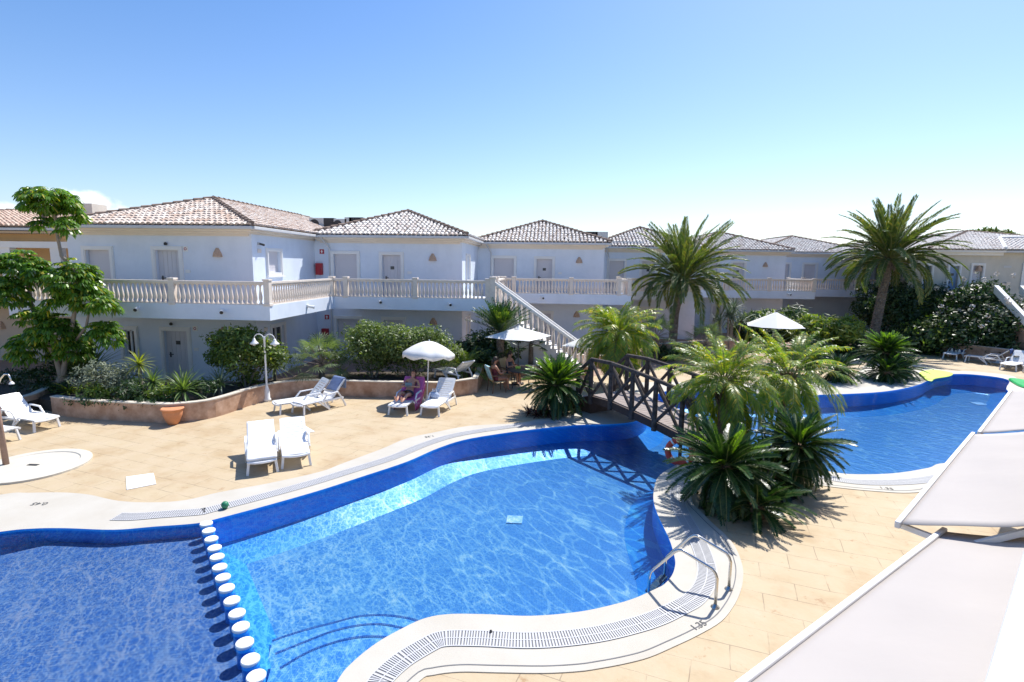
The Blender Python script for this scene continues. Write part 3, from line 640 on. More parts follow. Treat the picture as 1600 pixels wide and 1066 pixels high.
def floodlight(p, label, face=-1):
    o = thing('spotlight', p, label, 'spotlight', 'small spotlights on the balcony fronts')
    b = MB(); b.box(-.06,.06,face*.0,face*.05,-.05,.05) if face > 0 else b.box(-.06,.06,-.05,0,-.05,.05); b.build('bracket', M['white'], o)
    b = MB(); b.tube([(0,-.05,-.02),(.10,-.24,-.06)], [.045,.065], 10); b.build('lamp_head', M['plastic'], o); b = MB(); b.tube([(.098,-.236,-.059),(.104,-.25,-.062)], .058, 10); b.build('lens', M['black'], o)
    return o
def wall_light(x, y, z, axis, label):
    o = thing('wall_light', (x, y, z), label, 'wall light', 'pyramid wall lights on the facades'); b = MB()
    vs = []
    for (w_, d_, h_) in ((.21,.15,-.17),(.17,.13,-.02),(.05,.05,.17)):
        for (sx, sy) in ((-1,0),(1,0),(1,1),(-1,1)):
            X, Y = sx*w_*.95*(1 if sy == 0 else .6), -sy*d_-.002
            vs.append((X, Y, h_) if axis == 'y' else (-Y, X, h_))
    fs = []
    for k2 in range(2):
        for j in range(4): a = k2*4+j; c = k2*4+(j+1)%4; fs.append((a,c,c+4,a+4))
    fs += [(3,2,1,0),(8,9,10,11)]; b.add(vs, fs); b.build('shade', M['terracotta'] if False else M['lamp_clay'], o)
    return o
M['lamp_clay'] = mat('pale_clay_lamp', (.52,.36,.26), .8, .15, 8)

M['beige'] = stucco('beige_render', (.66,.62,.54), .09)
blocks = dict(
 A=dict(wx=(-19.05,-11.50), wy=19.90, ev=(-19.4,-11.17), ey=19.42, yb=36, bal=(-19.4,-9.68), by=17.65, nby=23.1, tm='tile'),
 B=dict(wx=(-11.5,-4.27), wy=25.36, ev=(-11.6,-3.94), ey=24.88, yb=40, bal=(-9.68,-2.68), by=23.1, nby=28.8, tm='tile_grey'),
 C=dict(wx=(-4.27,2.98), wy=31.0, ev=(-4.6,3.30), ey=30.55, yb=46, bal=(-2.68,4.25), by=28.8, nby=33.8, tm='tile_grey'),
 D=dict(wx=(2.98,9.55), wy=36.0, ev=(2.5,9.9), ey=35.55, yb=50, bal=(4.25,9.2), by=33.8, nby=37.9, tm='tile_grey'),
 E=dict(wx=(9.55,16.85), wy=40.15, ev=(9.1,17.2), ey=39.7, yb=54, bal=(9.2,18.02), by=37.9, nby=41.9, tm='tile_grey'),
 F=dict(wx=(16.85,24.6), wy=44.15, ev=(16.1,25.0), ey=43.7, yb=58, bal=(18.02,22.95), by=41.9, nby=44.0, tm='tile_grey'))
LAB = dict(A='nearest pale blue two-storey apartment block with pink clay hipped roof, left of frame', B='second pale blue apartment block from the left, between the nearest block and the staircase',
 C='third pale blue apartment block, the one directly behind the outdoor staircase', D='fourth pale blue apartment block, behind the tall date palm by the centre',
 E='fifth pale blue apartment block, behind the pointed parasol at right of centre', F='farthest blue apartment block, partly hidden by the right tall date palm')
UP0 = 3.05
def px_range(xa, xb, Y, y=420): return AY(xa, y, Y).x, AY(xb, y, Y).x
ops = {
 'A': [('y','window',-18.47,-17.15,UP0+.0,5.28,dict(shut=1)),('y','door',-15.58,-14.30,UP0,5.30,{}),('y','window',-16.95-.25,-16.3-.1,.75,2.15,dict(glass=1)),('y','door',-15.50,-14.2,0,2.14,dict(number=1))],
 'B': [('y','door',*px_range(517,563,25.36),UP0,AY(540,392,25.36).z,dict(shut=1)),('y','door',*px_range(592.5,631.5,25.36),UP0,AY(610,393.3,25.36).z,dict(number=1)),
       ('y','window',*px_range(522,567,25.36,510),.85,AY(540,493.5,25.36).z,dict()),('y','door',*px_range(596,634.5,25.36,510),0,AY(610,495,25.36).z,dict())],
 'C': [('y','door',*px_range(767,807,31.0),UP0,AY(790,399.5,31.0).z,dict(shut=1)),('y','door',*px_range(834,867,31.0),UP0,AY(850,400.5,31.0).z,dict(number=1)),
       ('y','door',*px_range(843,865,31.0,490),0,2.15,dict()),('y','window',*px_range(780,812,31.0,490),.85,2.15,dict())],
 'D': [('y','door',*px_range(948,979,36.0),UP0,AY(960,404,36).z,dict(shut=1)),('y','door',*px_range(999,1027,36.0,485),0,2.15,dict(number=1)),('y','door',*px_range(999,1027,36.0),UP0,5.3,dict(number=1))],
 'E': [('y','door',*px_range(1141,1166,40.15),UP0,5.3,dict(number=1)),('y','door',*px_range(1098,1124,40.15),UP0,5.3,dict(shut=1)),('y','door',*px_range(1110,1130,40.15,485),0,2.15,dict())],
 'F': [('y','door',*px_range(1253,1278,44.15),UP0,5.3,dict()),('y','window',*px_range(1220,1236,44.15),UP0,5.3,dict())],
}
order = 'ABCDEF'
bobj = {}
for bi, key in enumerate(order):
    d = blocks[key]; wx0, wx1 = d['wx']; loc = Vector(((wx0+wx1)/2, d['wy'], 0))
    t = thing('apartment_block', loc, LAB[key], 'apartment building', 'pale blue apartment blocks in a stepped row'); bobj[key] = t
    sideY1 = blocks[order[bi+1]]['wy'] if bi < 5 else 56
    fh = [hole(o[2],o[3],o[4],o[5],o[1]) for o in ops[key]]
    wl = MB(); grid_wall(wl, 'y', d['wy'], wx0, wx1, 0, EAVE-.2, fh, .17, -1)
    # side wall (faces +x) with one window upstairs, one downstairs
    Lside = sideY1-d['wy']
    if key == 'A': wy_ = (AX(416,410,wx1).y, AX(440.5,410,wx1).y); zt, zb = AX(420,387.5,wx1).z, AX(420,431,wx1).z; so_ = [('window',wy_[0],wy_[1],zb,zt,{'sill':1,'shutters':1}),('window',AX(423,540,wx1).y,AX(447,540,wx1).y,.85,2.2,{'glass':1})]
    elif key in 'BC': u = d['wy']+1.05; so_ = [('window',u,u+1.3,3.85,5.3,{'sill':1}),('window',u+.1,u+1.3,.9,2.2,{'sill':1})]
    else: so_ = []
    grid_wall(wl, 'x', wx1, d['wy'], sideY1, 0, EAVE-.2, [hole(o[1],o[2],o[3],o[4],o[0],.13) for o in so_], .17, 1)
    grid_wall(wl, 'x', wx0, d['wy'], d['yb'], 0, EAVE-.2, [], .1, -1)
    wl.add([(wx0,d['yb'],0),(wx1,d['yb'],0),(wx1,d['yb'],EAVE-.2),(wx0,d['yb'],EAVE-.2)], [(0,1,2,3)])
    if bi < 5: wl.add([(wx1,sideY1+.01,EAVE-.3),(wx1,d['yb'],EAVE-.3),(wx1,d['yb'],EAVE-.2),(wx1,sideY1+.01,EAVE-.2)], [(0,1,2,3)])
    wl.build('wall', M['blue_wall'], t, loc)
    for ax, kind, ua, ub, za, zb, opt in ops[key]:
        if opt.get('shut'):   # roller shutter: frame of a door, body of slats
            pd = opening(t, loc, 'window', 'y', d['wy'], -1, ua, ub, za-.16, zb, number=False)
        else: opening(t, loc, kind, 'y', d['wy'], -1, ua, ub, za, zb, number=opt.get('number'), glass=opt.get('glass'))
    for kind, ua, ub, za, zb, opt in so_:
        opening(t, loc, kind, 'x', wx1, 1, ua, ub, za, zb, fr=.13, sill=opt.get('sill'), glass=opt.get('glass', False))
    hip_roof(t, loc, d['ev'][0], d['ev'][1], d['ey'], d['yb']+.4, EAVE, math.atan(1.42/((d['ev'][1]-d['ev'][0])/2)), M[d['tm']])
    cornice(t, loc, d['ev'][0], d['ev'][1], d['ey'], d['yb'], *d['wx'], d['wy'])
    # downpipe at the inner corner of each stepped-back block
    if bi > 0:
        b = MB(); xx = wx0+.75; b.tube([(xx-.25,d['ey']+.02,EAVE-.1),(xx-.1,d['ey']+.25,EAVE-.42),(xx,d['wy']-.06,EAVE-.62),(xx,d['wy']-.06,.05)], .04, 8); b.build('downpipe', M['gutter'], t, loc)
    # balcony deck and front
    bx0, bx1 = d['bal']; by, nby = d['by'], d['nby']
    bc = MB(); bc.box(bx0, bx1, by, nby+.15, 2.72, 3.04)
    bc.box(bx0, bx1-.18, by, by+.18, 3.04, ZB0); bc.box(bx1-.18, bx1, by, nby, 3.04, ZB0)
    bal = bc.build('balcony', M['blue_wall'], t, loc)
    yw = MB(); yw.box(bx0, bx1-.19, by+.19, d['wy'], 3.04, 3.052); yw.build('balcony_floor', M['brown_terrace'], bal, loc)
    ln = bx1-bx0
    pf = {'A':[(-13.15-bx0)/ln, 1], 'B':[(-9.12-bx0)/ln,(-5.94-bx0)/ln,1], 'C':[(-2.02-bx0)/ln,(1.12-bx0)/ln,(3.7-bx0)/ln,1], 'D':[.35,1], 'E':[.05,.33,.66,1], 'F':[.2,1]}[key]
    balustrade(bal, loc, (bx0, by+.09), (bx1-.09, by+.09), pf)
    balustrade(bal, loc, (bx1-.09, by+.09), (bx1-.09, nby+.09), [1] if bi < 5 else [])
# plan details on the facades
def onwall(x, y, key, front=True): return AY(x, y, blocks[key]['wy']) if front else AX(x, y, blocks[key]['wx'][1])
for (x, y, key, lab) in ((340,394.5,'A','pyramid wall light upstairs on the nearest block, right of its door'),(349,517.5,'A','pyramid wall light downstairs on the nearest block, above the left shrubs'),
   (676,402,'B','pyramid wall light upstairs on the second block'),(677,502,'B','pyramid wall light downstairs on the second block, above the olive hedge'),
   (905,406.5,'C','pyramid wall light upstairs on the third block, behind the stairs'),(901,491,'C','pyramid wall light downstairs on the third block, behind the stair rail'),(1196,413.5,'E','pyramid wall light upstairs on the fifth block')):
    p = onwall(x, y, key); wall_light(p.x, p.y, p.z, 'y', lab)
p = AY(1509.5,419,36.0); wall_light(p.x, 35.0-.0, p.z, 'y', 'dark pyramid wall light on the beige block beside its blue door')
for (x, y, key, lab) in ((215,481,'A','spotlight on the left of the nearest balcony front'),(348,485,'A','spotlight on the right of the nearest balcony front'),(594,470,'B','spotlight on the left of the second balcony front'),(702,474,'B','spotlight on the right of the second balcony front, left of the stairs'),
   (846,464,'C','spotlight on the third balcony front, above the stair rail'),(1022,460,'D','spotlight on the fourth balcony front, behind the palm'),(1157,459,'E','spotlight on the left of the fifth balcony front'),(1231,459,'E','spotlight on the right of the fifth balcony front')):
    p = AY(x, y, blocks[key]['by']); floodlight((p.x, p.y-.002, p.z), lab)
p = AX(480,478,-9.68); s = floodlight((p.x+.002, p.y, p.z), 'spotlight on the sunlit side of the nearest balcony'); s.rotation_euler = (0,0,R(90))
# exit signs, fire cabinets, notice plates
def plate(name, p, w_, h_, m, label, cat, group=None, depth=.02, arrow=None):
    t = thing(name, p, label, cat, group); b = MB(); b.box(-w_/2, w_/2, -depth, -.001, -h_/2, h_/2); b.build('panel', m, t, bevel=.003)
    if arrow is not None:
        b = MB(); s_ = h_*.36; y = -depth-.003
        if arrow == 'up': b.add([(-.35*s_,y,-s_),(.35*s_,y,-s_),(.35*s_,y,0),(.9*s_,y,0),(0,y,s_),(-.9*s_,y,0),(-.35*s_,y,0)], [(0,1,2,6),(5,3,4)])
        else:
            n = 20; b.add([(.8*s_*math.cos(2*math.pi*i/n),y,.8*s_*math.sin(2*math.pi*i/n)) for i in range(n)]+[(.45*s_*math.cos(2*math.pi*i/n),y,.45*s_*math.sin(2*math.pi*i/n)) for i in range(n)], [(i,(i+1)%n,(i+1)%n+n,i+n) for i in range(n)])
        b.build('symbol', M['white'] if arrow == 'up' else M['red'], t)
    return t
for (x, y, key, lab) in ((503,393.3,'B','red arrow sign on the upper wall of the second block'),(511,495.5,'B','red arrow sign on the lower wall of the second block')):
    p = onwall(x, y, key); plate('exit_sign', (p.x,p.y,p.z), .22, .22, M['red'], lab, 'sign', 'red arrow signs', arrow='up')
for (x, y, key, lab) in ((290,389,'A','small white sign with red ring beside the upper door of the nearest block'),(305,513.5,'A','small white sign with red ring beside the lower door of the nearest block')):
    p = onwall(x, y, key); plate('alarm_sign', (p.x,p.y,p.z), .2, .2, M['white'], lab, 'sign', 'white ring signs', arrow='ring')
for (x, y, lab) in ((500,420.5,'red fire cabinet on the upper wall in the inner corner'),(509.5,522,'red fire cabinet on the lower wall in the inner corner')):
    p = onwall(x, y, 'B'); t = thing('fire_cabinet', (p.x,p.y,p.z), lab, 'fire cabinet', 'red fire cabinets'); b = MB(); b.box(-.16,.16,-.17,-.001,-.28,.28); b.build('case', M['red'], t, bevel=.012)
    b = MB(); b.box(-.14,.14,-.182,-.171,-.26,.26); b.build('door', M['red'], t); b = MB(); b.box(.09,.12,-.195,-.182,-.05,.05); b.build('latch', M['darkmetal'], t)
p = AX(403,381,-11.5); t = thing('security_camera', p, 'small dark security camera under the eave on the sunlit side wall', 'camera'); b = MB(); b.box(0,.06,-.05,.05,-.05,.05); b.build('mount', M['grey_box'], t); b = MB(); b.tube([(.06,0,0),(.2,.12,-.05)], [.035,.045], 10); b.build('camera_body', M['black'], t)
t = plate('number_plaque', (0,0,0), .26,.16, M['baluster'], 'oval stone plaque on the upper sunlit side wall', 'plaque'); t.location = AX(405,392,-11.5); t.rotation_euler = (0,0,R(90))
t = plate('number_plaque', (0,0,0), .26,.16, M['baluster'], 'oval stone plaque on the shaded lower side wall by the lamp post', 'plaque'); t.location = AX(415,515,-11.5); t.rotation_euler = (0,0,R(90))
for (x, y, key, lab) in ((294,424,'A','door bell panel beside the upper door of the nearest block'),(307,546,'A','door bell panel beside the lower door of the nearest block'),(640,426,'B','white switch panel beside the upper door of the second block'),(875,427,'C','white switch panel beside the upper door of the third block')):
    p = onwall(x, y, key); plate('bell_panel', (p.x,p.y,p.z), .2, .12, M['white'], lab, 'panel', 'small panels beside doors')
for (x, y, key, lab) in ((260.5,381,'A','small dark lamp above the upper door of the nearest block'),(269,506,'A','small dark lamp above the lower door of the nearest block')):
    p = onwall(x, y, key); t = thing('door_lamp', p, lab, 'lamp', 'small lamps above doors'); b = MB(); b.lathe([(.03,-.06),(.06,-.04),(.06,.03),(.02,.06)], (0,-.07,0), 10); b.build('shade', M['black'], t)

# rooftop air conditioners on the flat roof behind
def aircon(p, label, w_=1.0, h_=.85, fan=True, m='grey_box'):
    t = thing('air_conditioner', p, label, 'air conditioner', 'air conditioners on the roofs'); b = MB(); b.box(-w_/2,w_/2,-.2,.2,.05,h_); b.build('casing', M[m], t, bevel=.01)
    b = MB(); b.box(-w_/2+.05,-w_/2+.15,-.18,.18,0,.05); b.box(w_/2-.15,w_/2-.05,-.18,.18,0,.05); b.build('feet', M['black'], t)
    if fan:
        b = MB(); b.tube([(-w_*.15,-.205,h_*.52),(-w_*.15,-.215,h_*.52)], h_*.38, 20); b.build('fan_grille', M['black'], t)
    return t
dk = MB(); dk.box(-13.2,-6.0,29.5,33.0,6.2,6.55); dk_o = dk.build('roof_deck', M['grey_box'], bobj['B'], bobj['B'].location)
for i, (x, w_, h_, fan, m) in enumerate(((497,.85,.62,True,'grey_box'),(516,.6,.62,False,'black'),(533,.8,.58,True,'grey_box'),(546,.4,.66,False,'grey_box'),(558,.8,.66,False,'black'))):
    p = AY(x, 352, 30.0); t = aircon((p.x, 30.0, 6.55), ('leftmost light grey','dark','middle light grey','slim light grey','rightmost dark')[i]+' rooftop air conditioner between the nearest roof and the second roof', w_, h_*1.15, fan, m)
for i, (x, m) in enumerate(((925,'black'),(941,'grey_box'))):
    p = AY(x, 365, 36.0); aircon((p.x, 36.4, 6.42), ('dark','light grey')[i]+' air conditioner peeping over the right slope of the third roof', .8, .62, False, m)
b = MB(); b.box(-4.2,6,36,38,6.1,6.42); b.build('roof_deck', M['grey_box'], bobj['C'], bobj['C'].location)

# ------------------------------------------------------------------ stairs in front of the third block
SX0, SX1, SYa, SYb = -2.45, 1.75, 23.15, 24.45; NST = 17
st = thing('staircase', (-.3, 23.8, 0), 'white outdoor staircase with cast balustrades coming down from the balconies', 'staircase'); sloc = st.location.copy()
b = MB()
for i in range(NST):
    x0 = SX0+(SX1-SX0)*i/NST; x1 = SX0+(SX1-SX0)*(i+1)/NST; z = UP0*(1-(i+1)/(NST+0.0)); b.box(x0, x1+.02, SYa, SYb, max(z-.30, -.0) if z > .25 else 0, z+.02) if i < NST-1 else None
    b.box(x0-.0, x1+.05, SYa-.05, SYb+.05, z+.02, z+.06) if i < NST-1 else None
b.build('steps', M['white'], st, sloc)
b = MB(); b.box(-2.69,SX0+.05,SYa-.1,28.9,2.72,3.04); b.build('landing', M['blue_wall'], st, sloc)
b = MB()
b.add([(SX0,SYa+.1,0),(SX1-.3,SYa+.1,0),(SX0,SYa+.1,UP0-.25),(SX0,SYb-.1,0),(SX1-.3,SYb-.1,0),(SX0,SYb-.1,UP0-.25)], [(0,1,2),(5,4,3),(0,2,5,3),(1,4,5,2)]); b.build('side_wall', M['white'], st, sloc)
for yy in (SYa+.02, SYb-.02):
    b = MB(); o0 = Vector((SX0, yy, UP0+.92)); o1 = Vector((SX1, yy, 1.0)); b.bar(o0, o1, .16, .08); b.bar(o0-Vector((0,0,.07)), o1-Vector((0,0,.07)), .11, .05); b.build('handrail', M['white'], st, sloc)
    for i in range(NST):
        x = SX0+(SX1-SX0)*(i+.5)/NST; z = UP0*(1-(i+1)/NST)+.06; o = bpy.data.objects.new('baluster', baluster_mesh()); COL.objects.link(o); o.parent = st
        o.location = (x-sloc.x, yy-sloc.y, z); zz = UP0+.92+(1.0-UP0-.92)*(i+.5)/NST-.09; o.scale = (1.25,1.25,(zz-z)/.68)
    for (xx, z0, z1) in ((SX0-.1,3.04,4.16),(SX1+.05,0,1.12)):
        b = MB(); b.box(xx-.12,xx+.12,yy-.12,yy+.12,z0,z1); b.box(xx-.15,xx+.15,yy-.15,yy+.15,z1,z1+.07); b.build('post', M['baluster'], st, sloc, bevel=.01)
b = MB(); b.box(SX0-.25,SX0-.05, SYb+.1, 28.7, ZB0-.21, ZB0)
balp = b.build('landing_parapet', M['baluster'], st, sloc)
balustrade(st, sloc, (SX0-.12, SYb+.15), (SX0-.12, 28.75), [0,1])

# ------------------------------------------------------------------ ochre villa at the left edge
vl = thing('ochre_villa', (-24, 21, 0), 'ochre two-storey villa with white columns and red clay roof at the left edge', 'house'); vloc = vl.location.copy()
b = MB(); b.box(-34,-19.1,23.4,40,0,5.9); b.build('wall', M['ochre'], vl, vloc)
b = MB(); b.box(-34,-19.1,20.9,23.4,2.75,3.3); b.box(-34,-19.1,20.8,21.05,3.3,3.42); b.build('terrace_slab', M['white'], vl, vloc)
b = MB(); b.box(-34,-19.1,20.95,21.25,5.20,5.46); b.build('beam', M['white'], vl, vloc); b = MB(); b.box(-34,-19.1,21.6,21.8,5.3,5.9); b.build('fascia', M['ochre'], vl, vloc)
for x in (-22.95,-20.7,-25.6): b = MB(); b.box(x-.22,x+.22,21.0,21.3,3.42,5.20); b.build('column', M['white'], vl, vloc)
b = MB(); b.box(-34,-19.1,22.8,23.4,0,2.75); b.build('lower_wall', M['tan'], vl, vloc)
for x in (-19.75,): b = MB(); b.box(x-.35,x+.35,23.36,23.4,3.3,5.2); b.build('window', M['dark_glass'], vl, vloc)
hip_roof(vl, vloc, -36, -20.75, 20.75, 37, 6.05, R(10.4), M['tile_red'], ('f','r'))
b = MB(); b.box(-36,-20.3,20.62,20.75,5.9,6.0); b.build('gutter', M['gutter'], vl, vloc); b = MB(); b.box(-36,-20.4,20.8,23.4,5.8,5.88); b.build('soffit', M['tan'], vl, vloc)
b = MB(); b.box(-26.1,-25.15,28,29,6,7.8); b.build('chimney', M['beige'], vl, vloc)
b = MB(); b.box(-19.9,-19.2,20.8,22.5,2.75,4.1); b.build('parapet', M['white'], vl, vloc)
wall_light(*AY(3,508,22.8), 'y', 'small clay wall light low on the ochre villa at the left edge')

# ------------------------------------------------------------------ beige blocks at right
bg_ = thing('beige_block', (26, 35, 0), 'beige apartment block with blue door at the right edge, above the white-flowered bush', 'apartment building'); bl = bg_.location.copy()
fy = 35.0
dx = lambda x, y=420: AY(x, y, fy).x
X0b, X1b = dx(1420), dx(1560)
lst = [('door', dx(1480), dx(1502), UP0, 5.2), ('door', dx(1516), dx(1539), UP0, 5.25), ('door', dx(1441), dx(1459), UP0, 5.2)]
b = MB(); grid_wall(b, 'y', fy, X0b, X1b, 0, 5.9, [hole(*l[1:], l[0], .14) for l in lst], .15, -1)
b.build('wall', M['beige'], bg_, bl)
for i, l in enumerate(lst):
    o = opening(bg_, bl, l[0], 'y', fy, -1, *l[1:], fr=.14, number=(i == 0))
    if i != 1: o.data.materials.clear(); o.data.materials.append(mat('blue_door_paint_%s' % 'ab'[i//2], (.30,.42,.60), .5)); 
    if i != 1:
        for c in o.children:
            if c.name.startswith('panel'): c.data.materials.clear(); c.data.materials.append(o.data.materials[0])
b = MB(); b.box(dx(1444)-.1, X1b-.05, fy-.5, fy+12, 5.9, 6.02); b.box(X0b-.3, X1b, fy-.25, fy+12, 5.72, 5.9); b.build('cornice', M['white'], bg_, bl)
hip_roof(bg_, bl, dx(1444)-.2, dx(1444)+14.6, fy-.55, fy+16, 6.04, math.atan(1.55/7.4), M['tile_grey'], ('f','l'))
X0c = dx(1486); b = MB(); b.box(X0c, X1b-.3, fy-1.3, fy, 2.72, 3.25); bb = b.build('balcony', M['white'], bg_, bl)
balustrade(bb, bl, (X0c+.05, fy-1.2), (X1b-.35, fy-1.2), [.0,.5,1])
b = MB(); b.box(X0b-1,X1b,fy-.02,fy+.1,0,.1); b.build('plinth', M['tan'], bg_, bl)
bg2 = thing('beige_wing', (X1b+4, 33, 0), 'beige projecting wing with grey window at the far right edge', 'apartment building'); b2l = bg2.location.copy()
b = MB(); c0 = Vector((X1b, fy)); c1 = Vector((X1b+9, fy-2.6))
b.add([(c0.x,c0.y,0),(c1.x,c1.y,0),(c1.x,c1.y,5.9),(c0.x,c0.y,5.9),(c0.x,c0.y+10,0),(c1.x,c1.y+10,0),(c1.x,c1.y+10,5.9),(c0.x,c0.y+10,5.9)], [(0,1,2,3),(1,5,6,2),(5,4,7,6),(4,0,3,7)])
b.build('wall', M['beige'], bg2, b2l)
tdir = (c1-c0).normalized(); tn = Vector((tdir.y, -tdir.x))
def wp(s, o_, z): q_ = c0+tdir*s+tn*o_; return (q_.x, q_.y, z)
b = MB()
def wbox(mb, s0, s1, o0, o1, z0, z1):
    mb.add([wp(s0,o0,z0),wp(s1,o0,z0),wp(s1,o1,z0),wp(s0,o1,z0),wp(s0,o0,z1),wp(s1,o0,z1),wp(s1,o1,z1),wp(s0,o1,z1)], [(0,3,2,1),(4,5,6,7),(0,1,5,4),(1,2,6,5),(2,3,7,6),(3,0,4,7)])
wbox(b, 1.15, 2.6, .002, .07, 3.7, 5.3); f_ = b.build('window', M['white'], bg2, b2l); b = MB(); wbox(b, 1.32, 2.5, .071, .085, 3.86, 5.14); b.build('shutter', M['shutter'], f_, b2l)
b = MB(); wbox(b, .25, .62, .002, .02, 5.0, 5.12); b.build('name_plate', M['gutter'], bg2, b2l)
rr = MB(); z0 = 6.04
e0 = Vector(wp(0,.5,z0)); e1 = Vector(wp(9,.5,z0)); up = Vector((-tn.x,-tn.y,0)); sl2 = math.atan(1.5/7.4); Vv = Vector((up.x*math.cos(sl2), up.y*math.cos(sl2), math.sin(sl2)))
rr.add([e0,e1,e1+Vv*4.4,e0+Vv*4.4+Vector((1.6,0,0))], [(0,1,2,3)]); r_ = rr.build('roof', M['roof_base'], bg2, b2l)
ts = MB(); tile_face(ts, e0, Vector((tdir.x,tdir.y,0)), Vv, 9, lambda u: (-.05, 4.4)); ts.build('tiles', M['tile_grey'], r_, b2l)
rc = MB(); rc.tube([e0+Vector((0,0,.08)), e0+Vv*4.4+Vector((1.6,0,.1))], .13, 7); rc.tube([e0+Vv*4.4+Vector((1.6,0,.1)), e1+Vv*4.4+Vector((0,0,.1))], .13, 7); rc.build('ridge_cap', M['gutter'], r_, b2l)
b = MB(); wbox(b, 0, 9, .0, .5, 5.9, 6.02); b.build('gutter', M['gutter'], bg2, b2l)
# low grey block with dark openings between the far blue block and the beige one
md = thing('grey_link_building', (26, 46, 0), 'low grey building with dark doorways seen behind the right tall date palm', 'apartment building'); ml = md.location.copy()
hx = lambda x: AY(x, 430, 45.0).x
b = MB(); grid_wall(b, 'y', 45.0, hx(1322), hx(1440), 0, 5.9, [(hx(1334), hx(1349), 3.1, 5.4), (hx(1368), hx(1376), 3.1, 5.2), (hx(1300+28), hx(1345), 0, 2.4)], 1.2, -1); b.build('wall', M['blue_wall'], md, ml)
b = MB(); b.box(hx(1330),hx(1380),46.2,46.3,0,5.6); b.build('doorway', M['dark_glass'], md, ml)
hip_roof(md, ml, hx(1326), hx(1455), 44.5, 56, 6.0, R(18), M['tile_grey'], ('f','l'))
b = MB(); b.box(AY(1396,380,47).x, AY(1437,380,47).x, 47, 50, 6.1, AY(1415,372,47).z); b.build('roof_hut', M['beige'], md, ml)
b = MB(); b.box(22.95, 31.5, 41.95, 44.9, 2.72, 3.25); bb = b.build('balcony', M['blue_wall'], md, ml); balustrade(bb, ml, (23.0, 42.05), (31.4, 42.05), [0,.33,.66,1])

# right-hand outside stair (only its sloping white parapet shows)
p0, p1 = AY(1557,446,31.5), AY(1612,503,28.5)
st2 = thing('garden_stair', (p1.x, p1.y, 0), 'white sloping stair parapet behind the white-flowered bush at the right edge', 'staircase'); s2 = st2.location.copy()
b = MB()
for off in (0, 1.6):
    a_, c_ = Vector(p0)+Vector((off,off*.2,0)), Vector(p1)+Vector((off,off*.2,0)); a2, c2_ = Vector((a_.x,a_.y,a_.z-.42)), Vector((c_.x,c_.y,max(0,c_.z-.42)))
    w2 = Vector((.14,.03,0)); b.add([a_-w2,c_-w2,c2_-w2,a2-w2,a_+w2,c_+w2,c2_+w2,a2+w2], [(0,1,2,3),(4,7,6,5),(0,4,5,1),(1,5,6,2),(2,6,7,3),(3,7,4,0)])
b.build('parapet', M['white'], st2, s2)
b = MB()
for i in range(12):
    a_ = Vector(p0).lerp(Vector(p1), (i+.5)/12); z = max(.1, a_.z-.95); b.box(a_.x+.1, a_.x+1.5, a_.y-.16, a_.y+.2, 0, z)
b.build('steps', M['brown_terrace'], st2, s2)

# ------------------------------------------------------------------ our own building: awnings below and the balcony ledge
fd = Vector((.692,.722,0)).normalized(); fn = Vector((fd.y,-fd.x,0))   # along facade ; towards the building
own = thing('own_balcony', (0,0,0), 'blown-out white balcony ledge in the bottom right corner', 'balcony')
b = MB()
def own_slab(mb, s0, s1, n0, n1, z0, z1):
    q_ = [fd*s0+fn*n0, fd*s1+fn*n0, fd*s1+fn*n1, fd*s0+fn*n1]; mb.add([(p.x,p.y,z0) for p in q_]+[(p.x,p.y,z1) for p in q_], [(0,3,2,1),(4,5,6,7),(0,1,5,4),(1,2,6,5),(2,3,7,6),(3,0,4,7)])
own_slab(b, 0.2, 14, -.127, 3.0, 2.95, 3.3); b.build('ledge', M['white'], own, (0,0,0), bevel=.02)
b = MB(); own_slab(b, 0.2, 14, .6, .9, 0, 2.95); b.build('wall', M['white'], own, (0,0,0))
def awning(pa, pb, zf, zw, name_label, rise=None, depth=.95, over=0):
    """pa, pb front bar ends (world xy); fabric climbs to the wall"""
    pa, pb = Vector((*pa, zf)), Vector((*pb, zf)); t = thing('awning', (pa+pb)/2*Vector((1,1,0)) if False else ((pa.x+pb.x)/2,(pa.y+pb.y)/2,0), name_label, 'awning', 'white retractable awnings'); loc = t.location.copy()
    wa, wb = pa+fn*depth, pb+fn*depth; wa.z = wb.z = zw
    b = MB(); nu, nv = 24, 10; vs = []
    for i in range(nu+1):
        for j in range(nv+1):
            u, v = i/nu, j/nv; p = pa.lerp(pb, u).lerp(wa.lerp(wb, u), v); sag = -.03*math.sin(math.pi*v)+(.010*math.sin(u*9+v*5)+.006*math.sin(u*31+v*3)+.004*math.sin(u*17-v*9))*math.sin(math.pi*v)
            vs.append((p.x,p.y,p.z+sag))
    b.add(vs, [(i*(nv+1)+j,(i+1)*(nv+1)+j,(i+1)*(nv+1)+j+1,i*(nv+1)+j+1) for i in range(nu) for j in range(nv)])
    f = b.build('fabric', M['fabric'], t, loc, smooth=True); sm = f.modifiers.new('thick', 'SOLIDIFY'); sm.thickness = .004
    b = MB(); b.bar(pa-fd*.03*(1 if (pb-pa).dot(fd) > 0 else -1), pb+fd*.03*(1 if (pb-pa).dot(fd) > 0 else -1), .045, .07); b.build('front_bar', M['white'], t, loc, bevel=.01)
    dr = (pb-pa); dr.normalize()
    for e in (pa+dr*.12, pb-dr*.12):
        b = MB(); kn = e+fn*depth*.5+dr*(.18 if e == pa else -.18); b.bar(e-Vector((0,0,.05)), kn-Vector((0,0,.02)), .04,.05); b.bar(kn-Vector((0,0,.02)), e+fn*depth+Vector((0,0,zw-zf-.06)), .04,.05); b.build('arm', M['white'], t, loc)
    return t
W1a, W1b = G(1475,831,2.3), G(1165,1066,2.3)
awning(tuple((W1b+(W1b-W1a)*.35).xy), tuple(W1a.xy), 2.3, 2.63, 'nearest white awning, filling the bottom right corner')
